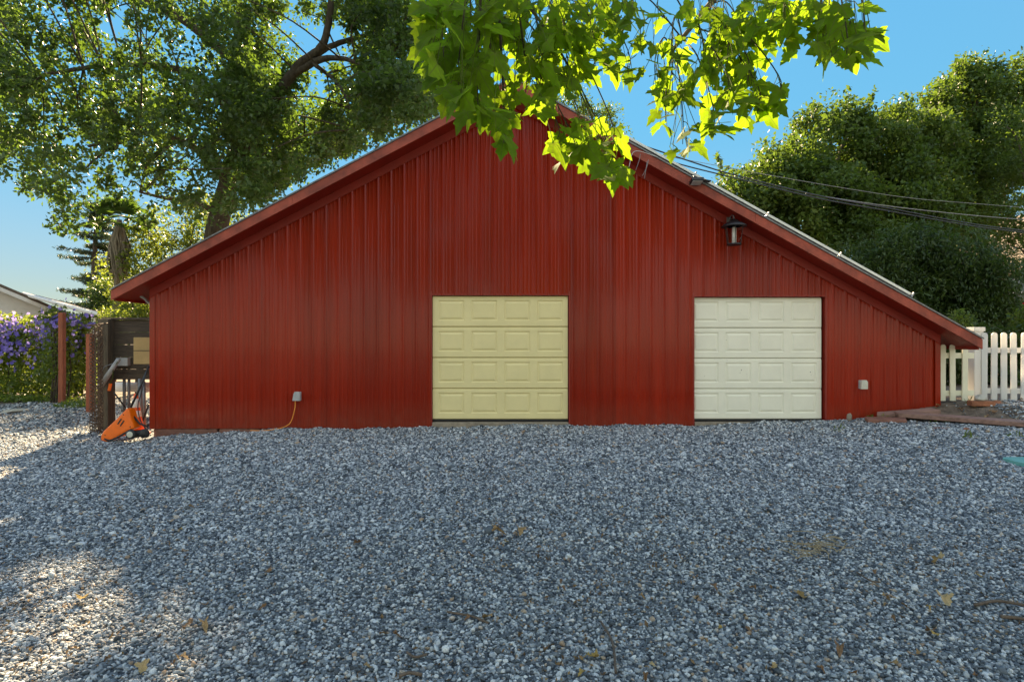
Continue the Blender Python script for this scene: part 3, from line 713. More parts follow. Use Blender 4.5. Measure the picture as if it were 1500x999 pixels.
# nails and pale gaps on the planks are left to the wood
p0, p1 = P(147, 566, RY-.22), P(174, 526, RY-.22)
tb = thing('blower_tube', 'grey plastic tube slung slantwise across the rack post', 'tube')
MB().tube([p0, p0.lerp(p1, .5), p1], [.050, .045, .040], 14).build('tube_body', M['grey_pl'], tb, smooth=True)
MB().tube(curve([p0.lerp(p1, .15)+Vector((-.05, -.02, .02)), P(146, 552, RY-.24), P(153, 538, RY-.24), p0.lerp(p1, .8)+Vector((-.03, -.02, .02))], 8), .010, 6).build('wire_handle', M['grey_dk'], tb, smooth=True)
q = P(161, 567, RY-.22); MB().box((q.x, RY-.22, q.z), (.05, .03, .14), Matrix.Rotation(R(12), 3, 'Y')).build('orange_tag', M['orange'], tb, bevel=.005)
MB().tube(curve([p1+Vector((0, -.03, -.05)), P(166, 540, RY-.24), P(165, 553, RY-.24), P(161, 562, RY-.24)], 6), .008, 6).build('green_strap', M['vine'], tb, smooth=True)
q = P(168, 567, RY+.35); q2 = P(222, 567, RY+.35)
tag(MB().tube([q, q2], .095, 18).build('white_pipe', M['siding_white'], smooth=True), 'fat white pipe lying level behind the legs of the tool rack', 'pipe')
MBp = MB()
# traffic cone
cy = 10.25; cx = (199-750)/F*cy; cz = H(cx, cy)+.01
co = thing('traffic_cone', 'orange traffic cone with two white bands by the barn corner', 'traffic cone', (cx, cy, cz))
MB().box((0, 0, .02), (.34, .34, .04)).build('base', M['cone'], co, bevel=.012)
def cr(z): return .135-.105*(z/.74)
MB().lathe([(cr(0), .04), (cr(.74), .74), (cr(.74)-.012, .75)], (0, 0, 0), 22).build('body', M['cone'], co, smooth=True)
for z0_, z1_ in ((.33, .44), (.50, .66)): MB().lathe([(cr(z0_)+.002, z0_), (cr(z0_)+.004, z0_+.001), (cr(z1_)+.004, z1_-.001), (cr(z1_)+.002, z1_)], (0, 0, 0), 22).build('white_band', M['white_band'], co, smooth=True)
# wheeled orange edger
ey = 9.62; gz = H(-6.6, ey)+.012
ed = thing('lawn_edger', 'orange wheeled garden edger with black shaft leaning at the barn corner', 'garden tool')
def E(zx, zy, y=ey): return P(120+zx/4.54, 440+zy/4.54, y)
poly = [E(150, 925), E(150, 895), E(168, 862), E(250, 785), E(322, 712), E(338, 722), E(350, 780), E(372, 845), E(330, 862), E(230, 918), E(185, 934)]
mb = MB(); n_ = len(poly)
vs = [(p.x, ey-.09, p.z) for p in poly]+[(p.x, ey+.09, p.z) for p in poly]
mb.add(vs, [tuple(range(n_)), tuple(range(2*n_-1, n_-1, -1))]+[(i, i+n_, (i+1) % n_+n_, (i+1) % n_) for i in range(n_)])
mb.build('guard', M['orange'], ed, bevel=.025)
for zx, zy, s_ in ((275, 800, 18), (292, 812, 14)):
    a_ = E(zx, zy); MB().box((a_.x, ey-.093, a_.z), (.02, .006, .11), Matrix.Rotation(R(35), 3, 'Y')).build('vent_slot', M['dirt_mark'], ed)
wc = E(326, 890, ey-.15)
ry = Matrix.Rotation(R(90), 3, 'X')
wh = MB().lathe([(.055, -.03), (.076, -.026), (.078, 0), (.076, .026), (.055, .03)], wc, 20, ry).build('wheel', M['rubber'], ed, smooth=True)
MB().lathe([(.02, .030), (.052, .031), (.050, .037), (.018, .044)], wc, 18, ry).build('hub', M['cream_pl'], wh)
mb = MB(); a_, b_ = E(345, 890, ey), E(425, 880, ey); mb.tube([a_, b_], .065, 14); mb.build('motor', M['rubber'], ed, smooth=True)
MB().tube([E(325, 712), E(390, 570, ey+.1), E(446, 438, ey+.2)], .018, 10).build('shaft', M['black'], ed, smooth=True)
MB().tube([E(342, 770), E(385, 820), E(440, 840)], .016, 8).build('brace', M['black'], ed, smooth=True)
a_, b_ = E(352, 892, ey-.02), E(352, 892, ey+.16)
w2 = MB().lathe([(.055, -.03), (.076, -.026), (.078, 0), (.076, .026), (.055, .03)], E(415, 885, ey-.10), 20, ry).build('wheel', M['rubber'], ed, smooth=True)
MB().lathe([(.02, .030), (.052, .031), (.050, .037), (.018, .044)], E(415, 885, ey-.10), 18, ry).build('hub', M['black'], w2)
p_ = [E(150, 925, ey-.094), E(185, 934, ey-.094), E(230, 918, ey-.094), E(330, 862, ey-.094)]
MB().tube(curve([v+Vector((0, -.004, .012)) for v in p_], 5), .014, 6).build('lower_trim', M['rubber'], ed, smooth=True)
for zx, zy in ((180, 890), (300, 755), (345, 835)):
    q_ = E(zx, zy); MB().lathe([(.010, 0), (.010, .004), (.004, .006)], (q_.x, ey-.088, q_.z), 8, ry).build('screw', M['black'], ed)
MB().tube(curve([E(430, 470, ey+.16), E(400, 600, ey+.05), E(372, 700, ey-.02), E(390, 800, ey-.05), E(438, 870, ey-.05)], 6), .008, 6).build('power_lead', M['rubber'], ed, smooth=True)
# black handled tools leaning on the rack
for k, (a_, b_, r_, mm, lab) in enumerate((((212, 612), (292, 715), .014, 'black', 'thin black tool handle slanting down behind the traffic cone'), ((385, 520), (400, 790), .030, 'grey_dk', 'grey metal pole standing behind the cone'), ((412, 540), (420, 800), .026, 'grey_dk', 'grey metal pole standing nearest the barn corner'), ((445, 690), (405, 800), .016, 'black', 'short black handle beside the barn foundation'))):
    pa, pb = E(*a_, RY-.25-.1*k), E(*b_, RY-.25-.1*k)
    if k in (1, 2): pb.z = zb
    tag(MB().tube([pa, pb], r_, 8).build('garden_pole', M[mm], smooth=True), lab, 'garden pole', 'long tools leaning at the barn corner')

# hanging chains in front of the rack post
def chain_mesh(L_):
    mb = MB(); z = 0; k = 0
    while z > -L_:
        rg = []
        for j in range(9):
            a_ = 2*math.pi*j/8; u, v_ = .026*math.cos(a_), .038*math.sin(a_)
            rg.append((u, .003, z+v_) if k % 2 == 0 else (.003, u, z+v_))
        mb.tube(rg, .0065, 5, cap=False); z -= .058; k += 1
    return mb
for k, (px, top, bot, yy) in enumerate(((133, 486, 636, 10.3), (137, 480, 640, 10.45), (141, 478, 632, 10.3), (145, 476, 628, 10.5), (149, 479, 620, 10.6), (139, 483, 630, 10.6), (147, 483, 634, 10.35))):
    p = P(px, top, yy); L_ = p.z-H(p.x, yy)-.01
    o = chain_mesh(L_).build('hanging_chain', M['rust'], smooth=True); o.location = p
    tag(o, 'rusty brown chain hanging in a bunch beside the dark rack post', 'chain', 'rusty chains hanging by the rack post')
q0, q1 = P(130, 478, 10.45), P(157, 474, 10.6)
MB().tube([P(128, 477, 10.45), P(158, 474, 10.7)], .015, 8).build('chain_bar', M['rust'], rk, smooth=True)
for k in range(46):
    pass

# red posts on the yard edge
def yard_post(px, pyb, pyt, Y, w_, label):
    p = P(px, pyb, Y); t = P(px, pyt, Y); gz_ = H(p.x, Y)
    tag(MB().box((p.x, Y, (t.z+gz_-.1)/2), (w_, w_, t.z-gz_+.1)).build('wooden_post', M['red_post'], bevel=.01), label, 'post', 'red wooden posts at the yard edge')
yard_post(91, 588, 458, 15.6, .125, 'taller red wooden post wrapped in flowering vine')
yard_post(132.5, 600, 489, 13.6, .13, 'shorter bare red wooden post beside the hanging chains')

# ------------------------------------------------------------------ right side: fences, border, stones
VY = 10.45
vf = thing('picket_fence', 'white vinyl picket fence with capped post running off to the right', 'fence', (0, 0, 0))
p = P(1430, 480, VY); gz_ = H(p.x, VY)
mb = MB(); mb.box((p.x, VY+.02, (p.z-.06+gz_-.05)/2), (.17, .17, p.z-.06-gz_+.05)); mb.build('post', M['vinyl'], vf, bevel=.006)
MB().box((p.x, VY+.02, p.z-.03), (.205, .205, .075)).build('post_cap', M['vinyl'], vf, bevel=.008)
def picket(x, y, z0, z1, w_, m, par, th=.022):
    mb = MB(); n_ = 8
    poly = [(-w_/2, z0), (w_/2, z0)]+[(w_/2*math.cos(math.pi*k/n_), z1-w_/2+w_/2*math.sin(math.pi*k/n_)) for k in range(n_+1)]
    mb.prism([(x+u, v) for u, v in poly], y-th/2, y+th/2)
    o = mb.build('picket', m, par); o.rotation_euler = (0, 0, 0)
    a_ = random.uniform(-.012, .012); o.matrix_local = Matrix.Translation((x, y, z0)) @ Matrix.Rotation(a_, 4, 'Y') @ Matrix.Translation((-x, -y, -z0))
    return o
x0 = (1436.5-750)/F*VY-.0; pit = 13.6/F*VY
k = 0
while k < 16:
    x_ = x0+pit*k; y_ = VY-.075-.012*k; z0 = P(0, 585.5+.35*k, y_).z; z1 = P(0, 487.2, y_).z
    picket(x_, y_, z0, z1, .105, M['vinyl'], vf); k += 1
for zc in (P(0, 513, VY).z, P(0, 572, VY).z):
    MB().box((x0+pit*7.4, VY-.045-.012*7.4, zc), (pit*15.4, .04, .095), Matrix.Rotation(-math.atan(.012/pit), 3, 'Z')).build('rail', M['vinyl'], vf)
sf = thing('picket_fence', 'short cream three-picket fence panel under the right eave', 'fence', (0, 0, 0))
SY = 10.12
for px in (1380.5, 1395.5, 1413): 
    pp = P(px, 504.5, SY); picket(pp.x, SY, P(0, 587, SY).z, pp.z, .098, M['cream_wood'], sf)
for py in (521, 576):
    a_ = P(1377, py, SY); b_ = P(1428, py, SY); MB().box(((a_.x+b_.x)/2, SY+.03, a_.z), (b_.x-a_.x, .034, .098)).build('rail', M['cream_wood'], sf, bevel=.003)

# timber edging boards, bricks, rocks
def slab(pts4, th, name, m, label, cat, group=None, bev=.008):
    mb = MB(); vs = [(x, y, z) for x, y, z in pts4]+[(x, y, z-th) for x, y, z in pts4]
    mb.add(vs, [(0, 1, 2, 3), (7, 6, 5, 4)]+[(i, i+4, (i+1) % 4+4, (i+1) % 4) for i in range(4)])
    return tag(mb.build(name, m, bevel=bev), label, cat, group)
slab([(6.52, 9.60, .225), (9.3, 7.75, .155), (9.45, 8.02, .165), (6.60, 9.90, .235)], .07, 'edging_board', M['timber'], 'long red-brown timber board edging the soil bed at far right', 'timber board', 'timber edging boards')
slab([(6.25, 9.74, .185), (7.3, 9.68, .265), (7.25, 9.84, .29), (6.35, 9.90, .21)], .06, 'edging_board', M['timber'], 'short red-brown timber board lying against the foot of the wall', 'timber board', 'timber edging boards')
slab([(5.95, 9.50, .125), (6.5, 9.36, .140), (6.62, 9.58, .16), (6.02, 9.72, .15)], .06, 'flagstone', M['stone_red'], 'flat red stone slab beside the right garage door', 'stone slab', None, .014)
slab([(7.75, 9.02, .0), (8.1, 8.96, .0), (8.13, 9.1, .0), (7.78, 9.16, .0)], .001, 'paving_brick', M['brick'], 'x', 'brick') if False else None
def rock(px, py, Y, s, m, name, label, cat, group=None, seed=0, flat=.6, lift=0):
    bm = bmesh.new(); bmesh.ops.create_icosphere(bm, subdivisions=3, radius=1)
    rg = np.random.default_rng(seed+50); dirs = rg.normal(size=(9, 3)); dirs /= np.linalg.norm(dirs, axis=1)[:, None]; of = rg.uniform(.55, .85, 9)
    for v in bm.verts:
        co_ = np.array(v.co)
        for d_, f_ in zip(dirs, of):
            e = co_ @ d_-f_
            if e > 0: co_ = co_-d_*e*.9
        v.co = Vector(co_*np.array(s))
    me = D.meshes.new(name); bm.to_mesh(me); bm.free(); me.materials.append(m)
    o = D.objects.new(name, me); COL.objects.link(o); p_ = P(px, py, Y)
    o.location = (p_.x, Y, H(p_.x, Y)+s[2]*.5+lift); o.rotation_euler = (0, 0, seed*1.3)
    return tag(o, label, cat, group)
bp_ = P(1428, 603, 9.75)
bk = thing('brick', 'orange-brown brick lying under the pale rock by the fence post', 'brick', (bp_.x, 9.62, H(bp_.x, 9.62)), R(-8))
MB().box((0, 0, .045), (.36, .14, .085)).build('brick_body', M['brick'], bk, bevel=.008)
rock(1434, 593, 9.70, (.16, .10, .065), M['pale_stone'], 'rock', 'pale flat-topped rock resting on the brick by the fence post', 'rock', None, 3, lift=.075)
rock(1461, 600, 9.72, (.09, .07, .05), M['brick'], 'rock', 'small orange-brown stone right of the brick', 'rock', None, 5)
rock(1415, 634, 8.55, (.06, .045, .03), M['brick'], 'rock', 'small terracotta fragment on the gravel before the timber board', 'rock', None, 8)
rock(1378, 631, 8.7, (.10, .05, .02), M['stone_red'], 'rock', 'flat brownish stone on the gravel left of the terracotta fragment', 'rock', None, 9)
rock(1244, 598, 9.86, (.05, .04, .10), M['concrete'], 'rock', 'narrow upright stone against the wall right of the cream door', 'rock', None, 12)
rock(20, 601, 13.6, (.30, .2, .07), M['pale_stone'], 'rock', 'pale flat rock on the gravel before the vine hedge', 'rock', None, 13)
# teal valve box lid
lx_, ly_ = 5.98, 6.45
lid = thing('valve_box_lid', 'teal plastic valve box lid set in the gravel at the right edge', 'valve box', (lx_, ly_, H(lx_, ly_)+.012))
prof = [(math.copysign(abs(math.cos(t_))**.5, math.cos(t_))*.30, math.copysign(abs(math.sin(t_))**.5, math.sin(t_))*.22) for t_ in np.linspace(0, 2*math.pi, 32, endpoint=False)]
mb = MB(); vs = [(x, y, .03) for x, y in prof]+[(x*1.04, y*1.04, -.04) for x, y in prof]
mb.add(vs, [tuple(range(32))]+[(i, i+32, (i+1) % 32+32, (i+1) % 32) for i in range(32)]); mb.build('lid_top', M['teal'], lid)
mb = MB(); mb.box((0, -.0, .033), (.10, .03, .008)); mb.build('finger_grip', M['dirt_mark'], lid)

# ------------------------------------------------------------------ foliage
def leaves(name, C, rad, per, L, W, m, parent, droop=0.0, flat=0.0, seed=0):
    "leaf-sized faces round clump centres C (n,3); rad and per may be arrays"
    rg = np.random.default_rng(seed+100); C = np.asarray(C, float); n_ = len(C)
    per = np.broadcast_to(per, n_).astype(int); rad = np.broadcast_to(rad, n_)
    idx = np.repeat(np.arange(n_), per); N = len(idx)
    off = rg.normal(size=(N, 3)); off *= (rg.random(N)**.45/np.linalg.norm(off, axis=1))[:, None]
    off[:, 2] *= (1-flat*.5)
    c = C[idx]+off*rad[idx][:, None]
    u = off*0.7+rg.normal(size=(N, 3))*.6; u[:, 2] -= droop; u /= np.linalg.norm(u, axis=1)[:, None]
    nn = rg.normal(size=(N, 3)); nn[:, 2] = np.abs(nn[:, 2])+.5; nn -= u*(nn*u).sum(1)[:, None]; nn /= np.linalg.norm(nn, axis=1)[:, None]
    wv = np.cross(nn, u); s = np.exp(rg.normal(0, .25, N))[:, None]
    a_ = c-u*L*.5*s; b_ = c+u*L*.5*s; l_ = c+wv*W*.5*s+nn*W*.12*s; r_ = c-wv*W*.5*s+nn*W*.12*s
    V = np.stack([a_, r_, b_, l_], 1).reshape(-1, 3); k = np.arange(N)*4
    Fc = np.stack([k, k+1, k+2, k, k+2, k+3], 1).reshape(-1, 3)
    clump = rg.random(n_)
    rv = np.clip(.55*clump[idx]+.45*rg.random(N), 0, 1)
    return np_mesh(name, V, Fc, m, parent, rnd=np.repeat(rv, 2))

def blob(c, r, n_, rg, shell=.55):
    "clump centres inside an ellipsoid, more of them near its skin"
    d = rg.normal(size=(n_, 3)); d /= np.linalg.norm(d, axis=1)[:, None]
    q = (shell+(1-shell)*rg.random(n_)**.7)[:, None]*d
    return np.asarray(c)+q*np.asarray(r)

def limb(pts, r0, r1, n=9, wob=.0, k=10):
    c = curve(pts, k); m_ = len(c); rr = [r0+(r1-r0)*i/(m_-1) for i in range(m_)]
    if wob: c = [p_+Vector((random.uniform(-wob, wob), random.uniform(-wob, wob), 0)) for p_ in c]
    return MB().tube(c, rr, n)

# --- big oak, left of the barn
rg = np.random.default_rng(5)
TY = 16.0
base = P(308, 500, TY); base.z = H(base.x, TY)-.1
oak = thing('oak_tree', 'huge spreading oak behind the left slope of the barn roof', 'tree', base)
def rel(p_, o=base): return Vector(p_)-o
tr = limb([rel(base), rel(P(310, 420, TY)), rel(P(318, 335, TY)), rel(P(333, 275, TY)), rel(P(346, 225, TY))], .37, .22, 12)
tr.build('trunk', M['bark'], oak, smooth=True)
limbs = [([(346, 232, TY), (346, 170, TY+.1), (343, 100, TY), (350, 20, TY-.2), (345, -120, TY)], .15, .06),
 ([(338, 262, TY), (372, 195, TY-.3), (410, 135, TY-.7), (440, 95, TY-1), (475, 60, TY-1.3), (490, -40, TY-1.6)], .21, .07),
 ([(430, 108, TY-.9), (470, 88, TY-1.2), (510, 88, TY-1.6), (560, 110, TY-2.2)], .11, .03),
 ([(440, 98, TY-1), (490, 66, TY-.6), (560, 50, TY-.2), (620, 60, TY)], .10, .03),
 ([(322, 315, TY), (290, 298, TY-.6), (240, 290, TY-1.4), (205, 282, TY-2)], .09, .025),
 ([(335, 270, TY), (290, 220, TY-.8), (215, 195, TY-1.8), (130, 215, TY-2.6)], .13, .03),
 ([(345, 170, TY), (280, 110, TY-.8), (180, 95, TY-1.8), (60, 110, TY-2.8)], .14, .035),
 ([(345, 90, TY), (250, 20, TY+.6), (120, -30, TY+1), (-20, -40, TY+1.4)], .13, .035),
 ([(205, 200, TY-2), (165, 215, TY-2.3), (120, 250, TY-2.5)], .05, .015),
 ([(455, 90, TY-1.1), (500, 130, TY-1.5), (520, 190, TY-1.8)], .06, .02),
 ([(372, 195, TY-.3), (430, 200, TY+.4), (500, 230, TY+1)], .08, .02)]
LP = []
for pts, r0, r1 in limbs:
    pp = [rel(P(*q)) for q in pts]; limb(pp, r0, r1, 8, wob=.015).build('branch', M['bark'], oak, smooth=True)
    LP += [p_ for p_ in curve(pp, 4)]
# crown: clumps scattered over the crown, thinner towards its lower left rim
GAPS = [(Vector((x_, y_, H(x_, y_))), r_) for x_, y_, r_ in ((-3.05, 3.75, .34), (-2.6, 3.4, .30), (-2.15, 2.85, .30), (-1.35, 2.85, .27), (-1.8, 3.2, .2), (-4.3, 4.7, .32), (-8.3, 8.7, .75), (-7.4, 8.0, .55), (-10.2, 11.2, .9), (-8.9, 10.6, .7), (-11.3, 13.2, 1.0), (-9.6, 12.9, .9), (-6.9, 9.0, .4))]
cl = []
while len(cl) < 1950:
    px = rg.uniform(-200, 655); py = rg.uniform(-220, 345)
    if rg.random() < .30: px = rg.uniform(340, 650); py = rg.uniform(0, 320)
    Y = rg.uniform(11.8, 19.5)
    lowlim = np.interp(px, [-260, 0, 60, 80, 120, 200, 300, 340, 420, 520, 600, 655], [200, 255, 290, 330, 335, 325, 335, 315, 268, 215, 180, 155])
    if py > lowlim: continue
    if px > 600 and rg.random() < .4: continue
    if py > 230 and px < 300 and rg.random() < .45: continue
    if py < 0 and rg.random() < .30: continue
    p_ = P(px, py, Y)
    g_ = math.sin(1.5*p_.x+.6*p_.z+1)+math.sin(1.3*p_.z-.5*p_.y)+math.sin(1.4*p_.y+.7*p_.x+2)
    if g_ < (-.45 if px > 380 else -.80): continue
    # openings in the crown that let the sun reach the yard
    if any(((p_-g0)-sv*((p_-g0).dot(sv))).length < r_ for g0, r_ in GAPS): continue
    if 148 < px < 204 and py > 288: continue
    if p_.z < roofz(max(EL, min(ER, p_.x)))+.7 and p_.x > EL-.3: continue
    if p_.z < 3.6: continue
    cl.append(rel(p_))
cl = np.array([tuple(c) for c in cl])
leaves('crown', cl, rg.uniform(.20, .52, len(cl)), rg.integers(35, 115, len(cl)), .115, .072, M['oak'], oak, droop=.25, seed=1)
# fine twigs towards the clumps
mb = MB(); LPv = np.array([tuple(p_) for p_ in LP])
for c_ in cl[rg.permutation(len(cl))[:240]]:
    j = np.argmin(((LPv-c_)**2).sum(1)); a_ = Vector(LPv[j]); b_ = Vector(c_)
    if (a_-b_).length > 4.2: continue
    m_ = a_.lerp(b_, .5)+Vector((rg.normal()*.15, rg.normal()*.15, .15+.1*rg.random()))
    mb.tube(curve([a_, m_, b_, b_+(b_-m_)*.35], 4), [.026, .024, .022, .020, .018, .016, .014, .012, .011, .010, .008, .006, .004], 5, cap=False)
mb.build('twigs', M['bark'], oak, smooth=True)

# --- generic bushy tree
def bushy(name, label, trunk_px, Y, blobs, m, L, W, per, clumpr, seed, trunk_r=.2, group=None, shoots=0, bark='bark', droop=.1, cat='tree'):
    rg = np.random.default_rng(seed); b0 = P(trunk_px, 500, Y); b0.z = H(b0.x, Y)-.05
    t_ = thing(name, label, cat, b0, 0, group)
    cs = []; tips = []
    for (px, py, Yb, rpx, rpy, ry_, n_) in blobs:
        c = P(px, py, Yb)-b0; r_ = (rpx/F*Yb, ry_, rpy/F*Yb)
        cs.append(blob(c, r_, int(n_*1.7) if m in (M['laurel'], M['cedar']) else n_, rg)); tips.append((c, r_))
    top = max(c.z for c, r_ in tips)
    limb([(0, 0, 0), (random.uniform(-.1, .1), 0, top*.35), (random.uniform(-.2, .2), .1, top*.75)], trunk_r, trunk_r*.45, 9).build('trunk', M[bark], t_, smooth=True)
    for c, r_ in tips:
        s_ = Vector((0, 0.05, min(top*.6, max(.3, c.z*.5))))
        limb([s_, s_.lerp(c, .5)+Vector((0, 0, .2)), c, c+Vector((c.x-s_.x, 0, r_[2])).normalized()*r_[2]*.5], trunk_r*.4, .015, 6).build('branch', M[bark], t_, smooth=True)
    C = np.concatenate(cs); ok = C[:, 2] > .1; C = C[ok]
    if shoots:
        S = []
        for _ in range(shoots):
            c, r_ = tips[rg.integers(len(tips))]
            a_ = rg.uniform(0, 2*math.pi); q = Vector((c.x+r_[0]*.75*math.cos(a_), c.y+r_[1]*.75*math.sin(a_), c.z+r_[2]*.66))
            d_ = Vector((math.cos(a_)*.4+rg.normal()*.15, math.sin(a_)*.3, 1)).normalized(); ln = rg.uniform(.4, 1.25)
            for s_ in np.arange(0, ln, .09): S.append(tuple(q+d_*s_))
        S = np.array(S)
        C = np.concatenate([C, S]); rr = np.concatenate([rg.uniform(.7, 1.3, ok.sum())*clumpr, np.full(len(S), .14)]); pe = np.concatenate([rg.integers(int(per*.6), int(per*1.4), ok.sum()), np.full(len(S), 7)])
    else:
        rr = rg.uniform(.7, 1.3, len(C))*clumpr; pe = rg.integers(int(per*.6), int(per*1.4), len(C))
    leaves('crown', C, rr, pe, L, W, m, t_, droop=droop, seed=seed)
    return t_

GT = 'trees behind the right roof slope'
bushy('laurel_tree', 'broad glossy green tree rising straight behind the right roof slope, its top level and bumpy', 1185, 20, [
    (1105, 292, 20, 60, 46, 1.6, 40), (1150, 262, 20, 50, 54, 1.5, 40), (1215, 215, 20.5, 55, 62, 1.6, 50), (1285, 225, 20.5, 55, 55, 1.6, 45), (1345, 200, 21, 34, 30, 1.2, 16), (1250, 178, 20.5, 22, 18, .8, 8), (1305, 178, 20.6, 18, 16, .8, 6),
    (1180, 310, 19.5, 85, 65, 1.9, 70), (1290, 300, 20, 80, 70, 2, 70), (1250, 380, 19.5, 90, 70, 2, 70), (1345, 250, 21, 55, 65, 1.7, 45), (1345, 350, 20, 70, 80, 1.8, 60), (1120, 325, 20, 50, 40, 1.3, 16)],
    M['laurel'], .145, .082, 110, .50, 21, .28, GT, shoots=24, bark='bark_pale')
bushy('laurel_tree', 'tallest green tree on the right, sloping up to the top right corner', 1440, 22, [
    (1395, 215, 22, 62, 60, 1.9, 45), (1425, 165, 22.5, 55, 62, 1.8, 45), (1375, 150, 22, 22, 24, 1, 8), (1430, 108, 22.4, 26, 22, 1, 10), (1475, 140, 22.5, 55, 48, 1.8, 40), (1530, 180, 23, 55, 70, 1.9, 30), (1420, 265, 22, 60, 48, 1.8, 35), (1540, 240, 23, 40, 70, 1.8, 25), (1400, 315, 21.5, 60, 50, 1.6, 45), (1470, 215, 21.5, 50, 50, 1.6, 30)],
    M['laurel'], .15, .085, 110, .52, 22, .25, GT, shoots=16)
bushy('oak_tree', 'thin-leaved tree at the far right edge with sky showing through', 1530, 19, [(1500, 260, 19, 40, 40, 1.2, 16), (1490, 205, 19, 36, 50, 1.2, 20), (1478, 318, 18.6, 44, 34, 1, 26), (1500, 370, 18, 30, 40, .8, 16), (1550, 300, 19, 50, 90, 1.2, 20)],
    M['laurel'], .085, .05, 80, .42, 23, .15, GT)
bushy('cedar_tree', 'dark cedar-like evergreen low between the laurel trees and the picket fence', 1330, 16.5, [
    (1255, 410, 16.8, 55, 50, 1.2, 40), (1320, 400, 16.5, 60, 65, 1.4, 55), (1390, 395, 16.3, 60, 62, 1.3, 50), (1440, 420, 16, 48, 42, 1.1, 35), (1350, 460, 16.5, 90, 40, 1.3, 50), (1430, 460, 16, 50, 26, 1, 25), (1300, 470, 16.5, 70, 40, 1.2, 30)],
    M['cedar'], .13, .035, 170, .48, 24, .2, GT, droop=.5)
bushy('garden_shrub', 'dark leafy shrub row behind the white picket fence', 1450, 14, [(1400, 520, 14, 60, 42, .6, 26), (1470, 525, 14, 50, 40, .6, 26), (1540, 520, 14, 60, 45, .6, 22), (1350, 520, 14, 50, 50, .6, 18)],
    M['cedar'], .10, .05, 120, .35, 25, .06, None, cat='shrub')
bushy('garden_shrub', 'small yellow-green shrub above the right end of the roof', 1412, 12.6, [(1410, 474, 12.6, 12, 14, .2, 8), (1402, 466, 12.6, 8, 10, .2, 4)], M['lime'], .07, .04, 40, .16, 26, .03, None, cat='shrub')
bushy('laurel_tree', 'small treetop peeping over the ridge behind the sycamore leaves', 868, 28, [(868, 180, 28, 34, 26, 1.2, 26), (905, 196, 28, 14, 10, .6, 5), (830, 160, 28, 30, 24, 1.2, 14), (860, 260, 28, 40, 60, 1.2, 20)], M['laurel'], .13, .07, 70, .5, 27, .16)
fl_c = P(1499, 470, 14); rgf = np.random.default_rng(3)
fs = thing('flowering_shrub', 'shrub with a red bloom at the right edge above the pickets', 'shrub', (fl_c.x+.15, 14, H(fl_c.x, 14)))
limb([(0, 0, 0), (.02, 0, .9), (0, 0, 1.7)], .03, .012, 6).build('stem', M['bark'], fs, smooth=True)
leaves('foliage', blob((0.1, 0, 1.55), (.4, .3, .35), 16, rgf), .2, 50, .09, .05, M['vine'], fs, seed=30)
leaves('blossom', [(-.12, -.1, 1.98), (-.06, -.15, 1.9), (.05, -.1, 2.05)], .10, 26, .07, .06, M['red_petal'], fs, seed=31)

# --- left background: bright tree, conifer, palm, shrubs, vines, house
bushy('elm_tree', 'sunlit yellow-green tree beyond the oak trunk, above the left eave', 262, 22, [(235, 350, 22, 40, 45, 1.2, 30), (285, 330, 22.5, 42, 45, 1.3, 30), (225, 395, 21, 38, 32, 1, 22), (165, 400, 24, 22, 40, .8, 14), (330, 350, 23, 45, 50, 1.3, 20), (212, 330, 22, 22, 36, 1, 8)], M['lime'], .12, .075, 75, .5, 40, .14)
bushy('garden_shrub', 'pale sunlit shrub showing between the rack and the eave', 200, 15.5, [(195, 452, 15.5, 30, 24, .6, 22), (222, 445, 15.5, 24, 26, .6, 16), (200, 490, 15.5, 36, 36, .6, 20)], M['lime'], .07, .045, 70, .25, 41, .05, None, cat='shrub')
bushy('garden_shrub', 'low bright green hedge just above the dark rack planks', 165, 14.5, [(168, 466, 14.5, 18, 12, .5, 12), (160, 500, 14.5, 22, 30, .4, 14)], M['vine'], .06, .035, 70, .2, 42, .04, None, cat='shrub')
bushy('garden_shrub', 'dark green bush in the distance behind the shorter red post', 175, 27, [(172, 440, 27, 34, 26, 1.4, 30), (205, 430, 27, 30, 30, 1.4, 20), (160, 470, 27, 40, 30, 1, 20)], M['cedar'], .12, .06, 90, .55, 43, .06, None, cat='shrub')

def conifer(px, Y, top_py, label):
    rg = np.random.default_rng(44); b0 = P(px, 500, Y); b0.z = H(b0.x, Y)-.1; topz = P(px, top_py, Y).z-b0.z
    t_ = thing('conifer_tree', label, 'tree', b0)
    limb([(0, 0, 0), (.05, 0, topz*.5), (.25, 0, topz)], .27, .05, 9).build('trunk', M['bark'], t_, smooth=True)
    C = []; mb = MB(); z = 1.2
    while z < topz-.1:
        ln = 2.7*(1-z/topz)**.6+.25
        for k in range(5):
            a_ = rg.uniform(0, 6.28); l_ = ln*rg.uniform(.55, 1.1)
            d_ = Vector((math.cos(a_), math.sin(a_), -.12)); s_ = Vector((.05+.2*z/topz, 0, z+rg.uniform(-.2, .2)))
            e_ = s_+d_*l_+Vector((0, 0, .12*l_)); mb.tube([s_, s_.lerp(e_, .5)-Vector((0, 0, .05*l_)), e_], [.035, .02, .006], 5, cap=False)
            for f_ in np.arange(.25, 1.02, .16): C.append(tuple(s_.lerp(e_, f_)+Vector((rg.normal()*.1, rg.normal()*.1, -.06*l_*math.sin(f_*3.1)))))
        z += .52
    mb.build('branches', M['bark'], t_)
    leaves('crown', C, .34, 62, .20, .040, M['conifer'], t_, droop=.1, flat=1.2, seed=45)
conifer(136, 30, 285, 'slender conifer with tiered dark branches above the white house roof')

